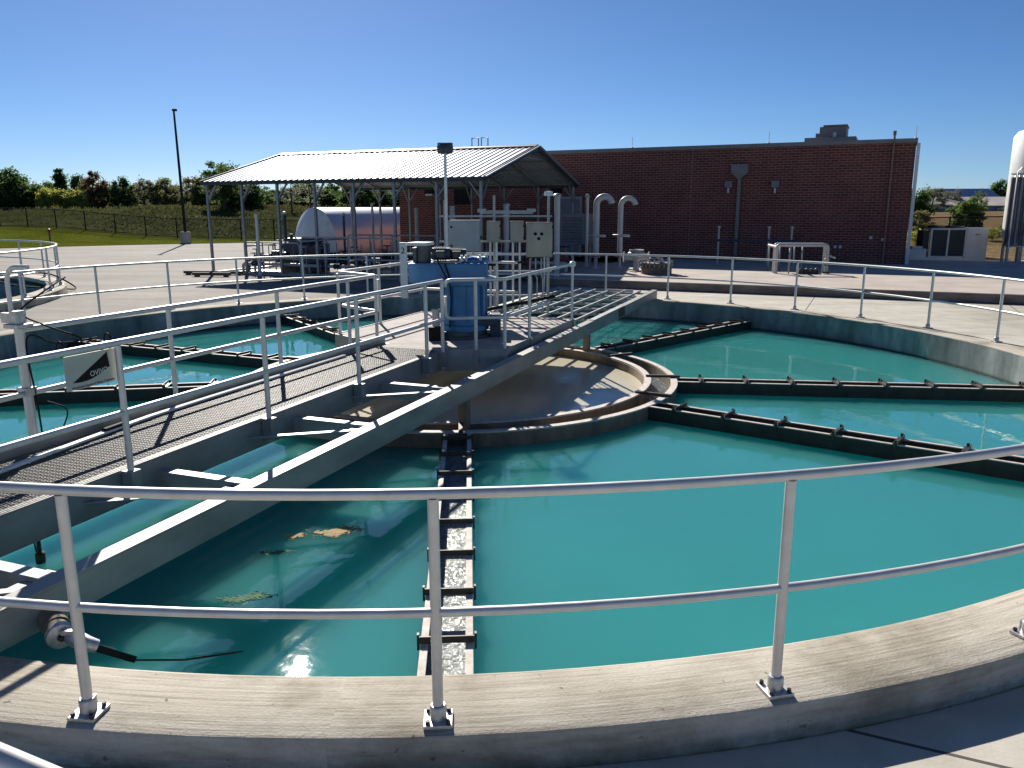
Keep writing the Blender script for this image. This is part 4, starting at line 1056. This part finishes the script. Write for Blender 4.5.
for k in range(9): MB().box((-.18, -.42, .82+k*.10), (.70, .04, .05), Matrix.Rotation(R(30), 3, 'X')).build('louver_blade', M['louver'], lc)
for x in (-.55, .35): MB().b(x-.03, x+.03, -.03, .03, 0, .72).build('leg', M['galv'], lc)
vb = thing('valve', 'pale grey valve body at the foot of the slimmer bent pipe', 'valve', (4.02, 26.0, .215))
MB().lathe([(0, 0), (.10, 0), (.10, .3), (.16, .34), (.16, .42), (.28, .5), (.28, .56), (.2, .6), (.24, .62), (.24, .66), (0, .66)], 20).tube([(-.42, 0, .42), (.42, 0, .42)], .10, 14).build('body', M['pvc'], vb)
MB().lathe([(.10, 0), (.17, 0), (.17, .04), (.10, .04)], 16, (-.42, 0, .42), False, (1, 0, 0)).lathe([(.10, 0), (.17, 0), (.17, .04), (.10, .04)], 16, (.38, 0, .42), False, (1, 0, 0)).build('flange', M['galv'], vb)
fl = thing('pipe_flange_stack', 'round rusty bolted flange cover on the pad left of centre', 'flange', (4.42, 24.55, .215))
MB().lathe([(0, 0), (.46, 0), (.46, .16), (.50, .17), (.50, .22), (.44, .23), (.44, .28), (.50, .29), (.50, .34), (.2, .36), (0, .36)], 36).build('drum', M['rust'], fl)
mb = MB()
for k in range(20):
    a = k*PI/10; mb.lathe([(0, .24), (.022, .24), (.022, 0)], 6, (.465*math.cos(a), .465*math.sin(a), .16+(k % 3)*.02), False)
mb.build('stud_bolt', M['galv'], fl)
MB().tube([(-.2, .1, .36), (-.2, .1, .46), (.15, .12, .46), (.15, .12, .36)], .035, 8).tube([(.1, -.2, .36), (.1, -.2, .5)], .05, 10).build('lifting_handle', M['scum_a'] if False else M['pvc'], fl)
pr_ = thing('pipe_rack', 'pale pipe rack with bent pipe legs on the pad before the brick wall', 'pipework', (8.05, 24.5, .215), -R(7))
for y, z in ((0, .86), (.36, .88)):
    MB().tube([(0.0, y, 0), (0, y, z-.08)]+arc((.08, y, z-.08), .08, PI, PI/2, (1, 0, 0), (0, 0, 1), 5)+arc((1.40, y, z-.08), .08, PI/2, 0, (1, 0, 0), (0, 0, 1), 5)+[(1.48, y, 0.02)], .042 if y else .05, 12).build('pipe', M['pvc'], pr_)
MB().tube([(0, 0, .80), (0, 1.3, .80)], .045, 10).tube([(.35, .36, .84), (.35, 1.4, .84)], .045, 10).build('feed_pipe', M['pvc'], pr_)
for x, y in ((.38, 0.0), (0, 1.2), (.35, 1.3), (.75, 1.1), (.95, .9)): MB().tube([(x, y, 0), (x, y, .84)], .022, 8).build('leg', M['galv'], pr_)
for x, y in ((.8, -.05), (.98, -.02), (1.14, 0), (1.28, .04)): MB().tube([(x-.12, y-.1, .06), (x+.04, y+.5, .10)], .05, 10).lathe([(.05, 0), (.09, 0), (.09, .03), (.05, .03)], 12, (x-.12, y-.1, .065), False, (.3, 1, 0)).build('floor_pipe', M['bar'], pr_)
MB().lathe([(.05, 0), (.10, 0), (.10, .05), (.05, .05)], 14, (1.48, 0, .02)).lathe([(.05, 0), (.09, 0), (.09, .04), (.05, .04)], 14, (1.48, 0, .26)).build('flange', M['bar'], pr_)
MB().tube([(1.5, 0, .55), (1.72, -.02, .48)], .03, 8).tube([(1.45, .2, .42), (1.6, .2, .42)], .03, 8).build('branch', M['galv'], pr_)
wr = thing('pipe_rail', 'thin bluish pipe on two small stands along the brick wall', 'pipework', (7.55, 28.6, .215), -R(22))
MB().tube([(-.3, 0, .85), (2.4, 0, .85)], .04, 10).build('pipe', M['navy'], wr)
for x in (-.25, 1.45, 2.2): MB().tube([(x, .06, 0), (x, .06, 1.28)], .03, 8).lathe([(0, .06), (.06, .05), (.06, 0)], 10, (x, .06, 1.28)).build('stand', M['pvc'], wr)

# ------------------------------------------------------------------ right edge: chiller, tall tank, vaporizer
ch = thing('chiller', 'white outdoor chiller with two dark coil panels right of the brick building', 'air unit', (17.35, 33.4, 0), -R(12))
MB().b(-.25, 2.1, 0, 1.15, .02, .16).build('base_frame', M['white'], ch)
MB().b(1.26, 2.08, .0, 1.1, .162, 1.36, .02).build('cabinet', M['white'], ch)
MB().b(-.08, 1.258, .05, 1.05, .162, .215).b(-.08, 1.258, .0, 1.1, 1.28, 1.34, .01).build('frame', M['white'], ch)
for x0, x1 in ((-.0, .56), (.64, 1.22)): MB().b(x0, x1, .03, .09, .22, 1.275).build('coil_panel', M['coil'], ch)
for x in (-.08, .565, 1.225): MB().b(x, x+.07, .0, .12, .2155, 1.279).build('corner_post', M['white'], ch)
MB().b(-.34, -.10, .1, 1.0, .162, 1.25).build('fan_section', M['coil'], ch)
for x in (.28, .95): MB().lathe([(.34, 0), (.36, 0), (.36, .10), (.34, .10)], 24, (x, .55, 1.342)).build('fan_guard', M['motor'], ch)
MB().b(1.6, 1.75, -.012, -.001, 1.08, 1.11).build('name_strip', M['coil'], ch)
eb = thing('equipment_box', 'low white boxes on the ground left of the chiller', 'box', (16.1, 33.2, 0), -R(12))
MB().b(-.2, 1.0, 0, .7, 0, .14).b(.0, .9, .05, .6, .142, .52, .02).build('casing', M['white'], eb); MB().b(.35, .75, .1, .5, .522, .62, .02).build('lid', M['white'], eb)
MB().b(-.25, -.05, .2, .5, .142, .95, .02).build('dark_pedestal', M['motor'], eb)
tk = thing('vertical_tank', 'tall white cylindrical tank cut by the right edge of the picture', 'tank', (20.95, 31.9, 0))
MB().lathe([(0, .62), (.8, .66), (1.35, .85), (1.45, 1.1), (1.45, 4.85), (1.30, 5.06), (.8, 5.22), (0, 5.28)], 64).build('shell', M['white'], tk)
for a in (200, 250, 320, 60): MB().bar((1.25*math.cos(R(a)), 1.25*math.sin(R(a)), 0), (1.25*math.cos(R(a)), 1.25*math.sin(R(a)), .95), .16, .16).build('leg', M['galv'], tk)
vp = thing('vaporizer', 'grey vertical finned vaporizer in front of the tall white tank', 'vaporizer', (18.72, 30.3, 0), R(-8))
for i in range(4):
    for j in range(2):
        x, y = i*.30, j*.34
        mb = MB(); mb.tube([(x, y, .72), (x, y, 3.35)], .03, 8)
        for a in range(8):
            d = Vector((math.cos(a*PI/4+.2), math.sin(a*PI/4+.2), 0)); mb.bar(Vector((x, y, 2.02))+d*.03, Vector((x, y, 2.02))+d*.135, .008, 2.5)
        mb.build('finned_tube', M['fin'], vp)
for z in (.80, 3.36): MB().b(-.16, 1.06, -.02, .02, z, z+.05).b(-.16, 1.06, .32, .36, z, z+.05).build('header', M['galv'], vp)
for x, y in ((-.12, -.02), (1.02, -.02), (-.12, .36), (1.02, .36)): MB().b(x-.04, x+.04, y-.04, y+.04, 0, .80).build('leg', M['galv'], vp)
MB().tube([(-.14, -.1, .6), (-.14, -.1, 3.45), (-.02, -.1, 3.6), (.1, -.1, 3.45)], .02, 8).tube([(-.2, 0, .75), (.6, -.1, .75), (1.0, -.1, .55)], .03, 8).build('piping', M['alu'], vp)

# ------------------------------------------------------------------ pole, fences
fp = thing('flag_pole', 'tall thin black pole in a short concrete footing at the lawn edge', 'pole', (-21.15, 52.6, 0))
MB().tube([(0, 0, .72), (-.02, 0, 4.5), (-.05, 0, 8.2)], [.095, .08, .06], 12).b(-.13, .13, -.1, .1, 8.18, 8.32, .02).build('shaft', M['black'], fp)
MB().lathe([(0, 0), (.33, 0), (.33, .70), (.30, .74), (0, .74)], 28).build('footing', M['pad'], fp)
def fence(name, label, A, B, n, h, stuffz=None):
    t = thing(name, label, 'fence', (A.x, A.y, 0)); d = (B-A); L = d.length; t.rotation_euler = (0, 0, math.atan2(d.y, d.x))
    zs = []
    for k in range(n+1):
        p = A.lerp(B, k/n); zs.append(ground_at(p.x, p.y))
    for k in range(n+1):
        x = L*k/n; MB().tube([(x, 0, zs[k]-.3), (x, 0, zs[k]+h+.05)], .042, 8).build('post', M['fencepost'], t)
    MB().tube([(L*k/n, 0, zs[k]+h) for k in range(n+1)], .028, 8).build('top_rail', M['fencepost'], t)
    MB().tube([(L*k/n, 0, zs[k]+.08) for k in range(n+1)], .018, 6).build('bottom_rail', M['fencepost'], t)
    mb = MB()
    for k in range(n):
        x0, x1 = L*k/n, L*(k+1)/n; mb.quad((x0, .005, zs[k]+.05), (x1, .005, zs[k+1]+.05), (x1, .005, zs[k+1]+h), (x0, .005, zs[k]+h))
    mb.build('chain_link_mesh', M['chain'], t)
fence('chain_link_fence', 'black chain link fence along the lawn before the grassy bank', FENCE_A, FENCE_B, 22, 1.38)
fence('chain_link_fence', 'black chain link fence beyond the white chiller at the right', Vector((17.5, 46.0)), Vector((42, 37.5)), 8, 1.35)

# ------------------------------------------------------------------ far houses
def house(name, label, p, rz, L, W, H, RH, wm, rm, nw=4):
    t = thing(name, label, 'building', p, rz)
    MB().b(0, L, 0, W, -1.0, H).build('wall', M[wm], t)
    mb = MB(); o_ = .35
    for s in (0, 1):
        y0, y1 = (-o_, W/2) if not s else (W+o_, W/2)
        mb.bar((L/2, y0, H-.05), (L/2, y1, H+RH), L+2*o_, .1)
    mb.build('roof', M[rm], t)
    mb = MB(); mb.prism([(0, H), (W, H), (W/2, H+RH-.1)], 0, .1, Matrix(((0, 0, 1, 0), (1, 0, 0, 0), (0, 1, 0, 0), (0, 0, 0, 1)))); mb.build('gable', M[wm], t)
    for k in range(nw):
        x = L*(k+.5)/nw; f = MB().b(x-.45, x+.45, -.05, .001, H*.35, H*.78).build('window', M['white'], t)
        MB().b(x-.38, x+.38, -.07, -.052, H*.39, H*.74).build('pane', M['glass'], f)
    return t
gz = lambda x, y: ground_at(x, y)
house('barn', 'barn with a bright blue roof far off right of the brick building', (57.0, 106, .9), R(-2), 6.6, 9, 2.0, 1.7, 'barnwall', 'blueroof', 2)
house('shed', 'long low pale roofed shed in front of the blue roofed barn', (51.0, 97, .9), R(-3), 10.0, 7, 1.5, 1.0, 'barnwall', 'paleroof', 5)
house('shed', 'small grey shed at the left end of the long pale shed', (46.3, 95, 1.0), R(-3), 4.4, 5, 1.5, .5, 'barnwall', 'barnwall', 3)

# ------------------------------------------------------------------ trees
def crown_mesh(name, seed, n_clump, n_leaf, rx, rz, leaf, shape='round', gap=.0):
    r_ = random.Random(seed); bm = bmesh.new()
    cl = []
    for k in range(n_clump):
        while True:
            v = Vector((r_.uniform(-1, 1), r_.uniform(-1, 1), r_.uniform(-1, 1)))
            if .2 < v.length < 1: break
        if shape == 'cone': s = max(.10, 1-(v.z+1)/2.05); v.x *= s; v.y *= s
        elif shape == 'wide': v.z *= .7
        cl.append((Vector((v.x*rx, v.y*rx, v.z*rz)), r_.uniform(.18, .40)*rx*(1.0 if shape != 'thin' else .8)))
    for k in range(n_leaf):
        c, cr = cl[r_.randrange(n_clump)]
        p = c+Vector((r_.gauss(0, .5), r_.gauss(0, .5), r_.gauss(0, .42)))*cr
        a = Vector((r_.gauss(0, 1), r_.gauss(0, 1), r_.gauss(0, 1))).normalized(); b_ = a.orthogonal().normalized()
        b_ = Quaternion(a, r_.uniform(0, 6.28)) @ b_; c2 = a.cross(b_); s = leaf*r_.uniform(.6, 1.4)
        vs_ = [bm.verts.new(p+b_*s), bm.verts.new(p+c2*s*.6), bm.verts.new(p-b_*s), bm.verts.new(p-c2*s*.6)]
        bm.faces.new(vs_)
    me = bpy.data.meshes.new(name); bm.to_mesh(me); bm.free()
    return me, cl
def trunk_mesh(seed, H, r0, cl, base):
    r_ = random.Random(seed); mb = MB()
    top = Vector((r_.uniform(-.2, .2), r_.uniform(-.2, .2), H))
    mb.tube([(0, 0, -.6), (0, 0, H*.35), top*.7+Vector((.1, 0, 0)), top], [r0*1.3, r0, r0*.7, r0*.25], 8)
    for c, cr in cl[:14]:
        q_ = Vector((c.x, c.y, c.z+base)); z0 = max(H*.25, min(H*.85, q_.z-.35*math.hypot(c.x, c.y)))
        s_ = Vector((0, 0, z0)); mid = s_.lerp(q_, .5)+Vector((0, 0, .12*H*.3))
        mb.tube([s_, mid, q_], [r0*.45, r0*.28, r0*.10], 5)
    return mb
KINDS = {}
def make_kind(key, seed, mat_, H, rx, n_clump, n_leaf, leaf, shape, base, r0):
    rz_ = (H-base)/2; cz = base+rz_
    me, cl = crown_mesh('crown', seed, n_clump, n_leaf, rx, rz_, leaf, shape); me.materials.append(M[mat_])
    tb = trunk_mesh(seed+50, H*.92, r0, cl, cz)
    o = tb.build('trunk', M['bark']); tm = o.data; bpy.data.objects.remove(o)
    KINDS[key] = (me, tm, cz, H)
make_kind('dark', 1, 'leaf_dark', 6, 2.5, 60, 8200, .19, 'round', -.7, .16)
make_kind('dark2', 2, 'leaf_dark', 6, 2.1, 54, 7000, .18, 'round', -.7, .14)
make_kind('mid', 3, 'leaf_mid', 6, 2.4, 56, 7000, .19, 'round', -.6, .15)
make_kind('olive', 4, 'leaf_olive', 6, 2.3, 52, 6000, .17, 'round', -.5, .13)
make_kind('yellow', 5, 'leaf_yellow', 4, 2.2, 50, 6500, .16, 'wide', -.5, .09)
make_kind('grey', 6, 'leaf_grey', 6, 2.2, 46, 3800, .14, 'thin', -.3, .11)
make_kind('brown', 7, 'leaf_brown', 6, 2.3, 54, 6500, .18, 'round', -.5, .14)
make_kind('cone', 8, 'leaf_dark', 7, 1.5, 54, 6000, .17, 'cone', -.6, .13)
make_kind('bare', 9, 'leaf_grey', 6, 2.4, 26, 650, .12, 'thin', 1.2, .10)
make_kind('tall', 10, 'leaf_mid', 8, 2.7, 46, 6000, .18, 'round', 1.0, .18)
make_kind('bush', 11, 'leaf_yellow', 2.4, 1.3, 30, 2200, .09, 'wide', -.1, .04)
make_kind('greenbush', 12, 'leaf_mid', 3, 1.5, 34, 2600, .10, 'round', .0, .06)
def tree(kind, label, px, Y, top, wpx, base=None, name='tree', group='trees beyond the works'):
    me, tm, cz, H = KINDS[kind]
    x = (px-512)/814*Y; zb = ground_at(x, Y) if base is None else base
    zt = 2.1746+(208.4-top)/818*Y; h = max(.8, zt-zb)
    sx = wpx/814*Y/2/{'dark': 2.7, 'dark2': 2.3, 'mid': 2.6, 'olive': 2.5, 'yellow': 2.4, 'grey': 2.4, 'brown': 2.5, 'cone': 1.5, 'bare': 2.5, 'tall': 2.9, 'bush': 1.4, 'greenbush': 1.6}[kind]
    t = thing(name, label, name, (x, Y, zb), rnd.uniform(0, 6.28), group)
    sz = h/H
    inst(tm, 'trunk', t, (0, 0, 0), 0, (sx, sx, sz)); inst(me, 'crown', t, (0, 0, cz*sz), 0, (sx, sx, sz))
    return t
TR = [
 ('dark', 'big dark tree cut by the left edge', 4, 92, 166, 50), ('dark2', 'dark tree second from the left edge', 27, 95, 177, 36),
 ('grey', 'thin greyish tree behind the two left yellow bushes', 40, 112, 181, 30), ('yellow', 'yellow green bush tree on the bank, left of the two', 50, 93, 184, 22),
 ('cone', 'pointed dark conifer rising behind the yellow bushes', 65, 108, 169, 26), ('yellow', 'larger yellow green bush tree on the bank, right of the two', 74, 94, 186, 30),
 ('dark2', 'dark tree right behind the larger yellow bush', 83, 106, 176, 28), ('brown', 'brownish rounded tree right of the yellow bushes', 97, 98, 173, 28),
 ('grey', 'thin grey green tree right of the brownish tree', 113, 100, 179, 26), ('dark2', 'dark green tree midway between brownish tree and black pole', 127, 99, 178, 24),
 ('grey', 'thin twiggy tree left of the black pole, paler than its neighbours', 147, 100, 176, 28), ('olive', 'olive tree just left of the black pole', 168, 100, 179, 30),
 ('grey', 'thin tree crossed by the black pole', 181, 103, 181, 24), ('olive', 'olive tree just right of the black pole', 197, 99, 178, 30),
 ('brown', 'low brownish tree left of the first canopy post', 211, 101, 184, 24), ('tall', 'tall loose tree topping the canopy roof left end', 226, 88, 160, 42),
 ('dark', 'broad dark tree between the first two canopy posts', 243, 92, 182, 44), ('dark2', 'low dark tree right of the second canopy post', 262, 100, 194, 26),
 ('bare', 'nearly bare tree seen under the canopy left of the vessel top', 293, 86, 176, 40), ('bare', 'nearly bare tree seen under the canopy above the vessel', 312, 90, 178, 34),
 ('dark2', 'low dark tree behind the vessel, under the fourth canopy post', 329, 100, 190, 34), ('mid', 'green tree above the vessel middle under the canopy', 356, 95, 183, 34),
 ('dark', 'dark tree above the right half of the vessel', 378, 98, 189, 34), ('dark2', 'dark tree at the left end of the brick wall', 399, 100, 191, 26),
 ('dark2', 'low dark shrub row tree beneath the canopy second bay', 277, 104, 197, 30), ('mid', 'low green tree at the foot of the bank behind the vessel end', 300, 104, 197, 26),
 ('dark', 'dark tree half hidden by the right corner of the brick building', 914, 62, 190, 34), ('grey', 'pale thin tree left of the blue roofed barn', 931, 92, 186, 26),
 ('grey', 'thin pale tree beside the blue barn gable', 946, 100, 189, 26), ('dark', 'dark tree behind the right end of the blue roofed barn', 997, 112, 182, 26),
 ('mid', 'rounded green tree between the shed and the chiller', 967, 58, 199, 34), ('olive', 'olive tree low against the corner of the brick building', 921, 50, 212, 26),
 ('greenbush', 'green bush in front of the pale shed roof', 976, 88, 193, 16), ('greenbush', 'small bush at the right end of the pale shed', 1012, 90, 206, 16)]
for a in TR: tree(*a)
# a further, lower belt behind
for i in range(30):
    px = -20+i*15+rnd.uniform(-4, 4)
    tree(('dark2', 'brown', 'dark', 'grey', 'mid')[i % 5], 'hazy tree in the farther row behind the bank', px, 120+rnd.uniform(-6, 10), 186+rnd.uniform(-4, 6), 26, None, 'tree', 'farther row of trees behind the bank')
for kind, lab, px, Y, top, wpx in [('bush', 'yellow green shrub between building corner and chiller', 918, 42, 228, 26), ('bush', 'pale yellow shrub between the chiller and the vaporizer', 995, 44, 231, 20),
      ('bush', 'low shrub at the fence behind the chiller', 943, 44, 236, 22), ('greenbush', 'green shrub at the fence right of the pale shrub', 1008, 46, 234, 16)]:
    tree(kind, lab, px, Y, top, wpx, None, 'shrub', 'shrubs by the right hand fence')
# tall grass tufts on the bank
mb = MB(); r_ = random.Random(4)
for k in range(12000):
    u = r_.uniform(1.2, 5.9); p = edge_pt(u); d = fence_d(u)+.8+r_.random()**.7*40; dirv = Vector((p.x*.55/60, 1)).normalized()
    x, y = p.x+dirv.x*d, p.y+dirv.y*d; z = terr_z(x, y, d); h = r_.uniform(.08, .22)*(1.6 if d > 38 else 1)
    a = r_.gauss(0, .5); wv = Vector((math.cos(a), math.sin(a), 0))*r_.uniform(.05, .14); ln = Vector((r_.gauss(0, .08), r_.uniform(.05, .2), 0))
    b0 = Vector((x, y, z)); mb.bm.faces.new([mb.bm.verts.new(q_) for q_ in (b0-wv, b0+wv, b0+ln+wv*.3+Vector((0, 0, h)), b0+ln-wv*.3+Vector((0, 0, h*.9)))])
o = mb.build('bank_grass', M['blade']); tag(o, 'tall dry grass growing over the bank', kind='stuff')
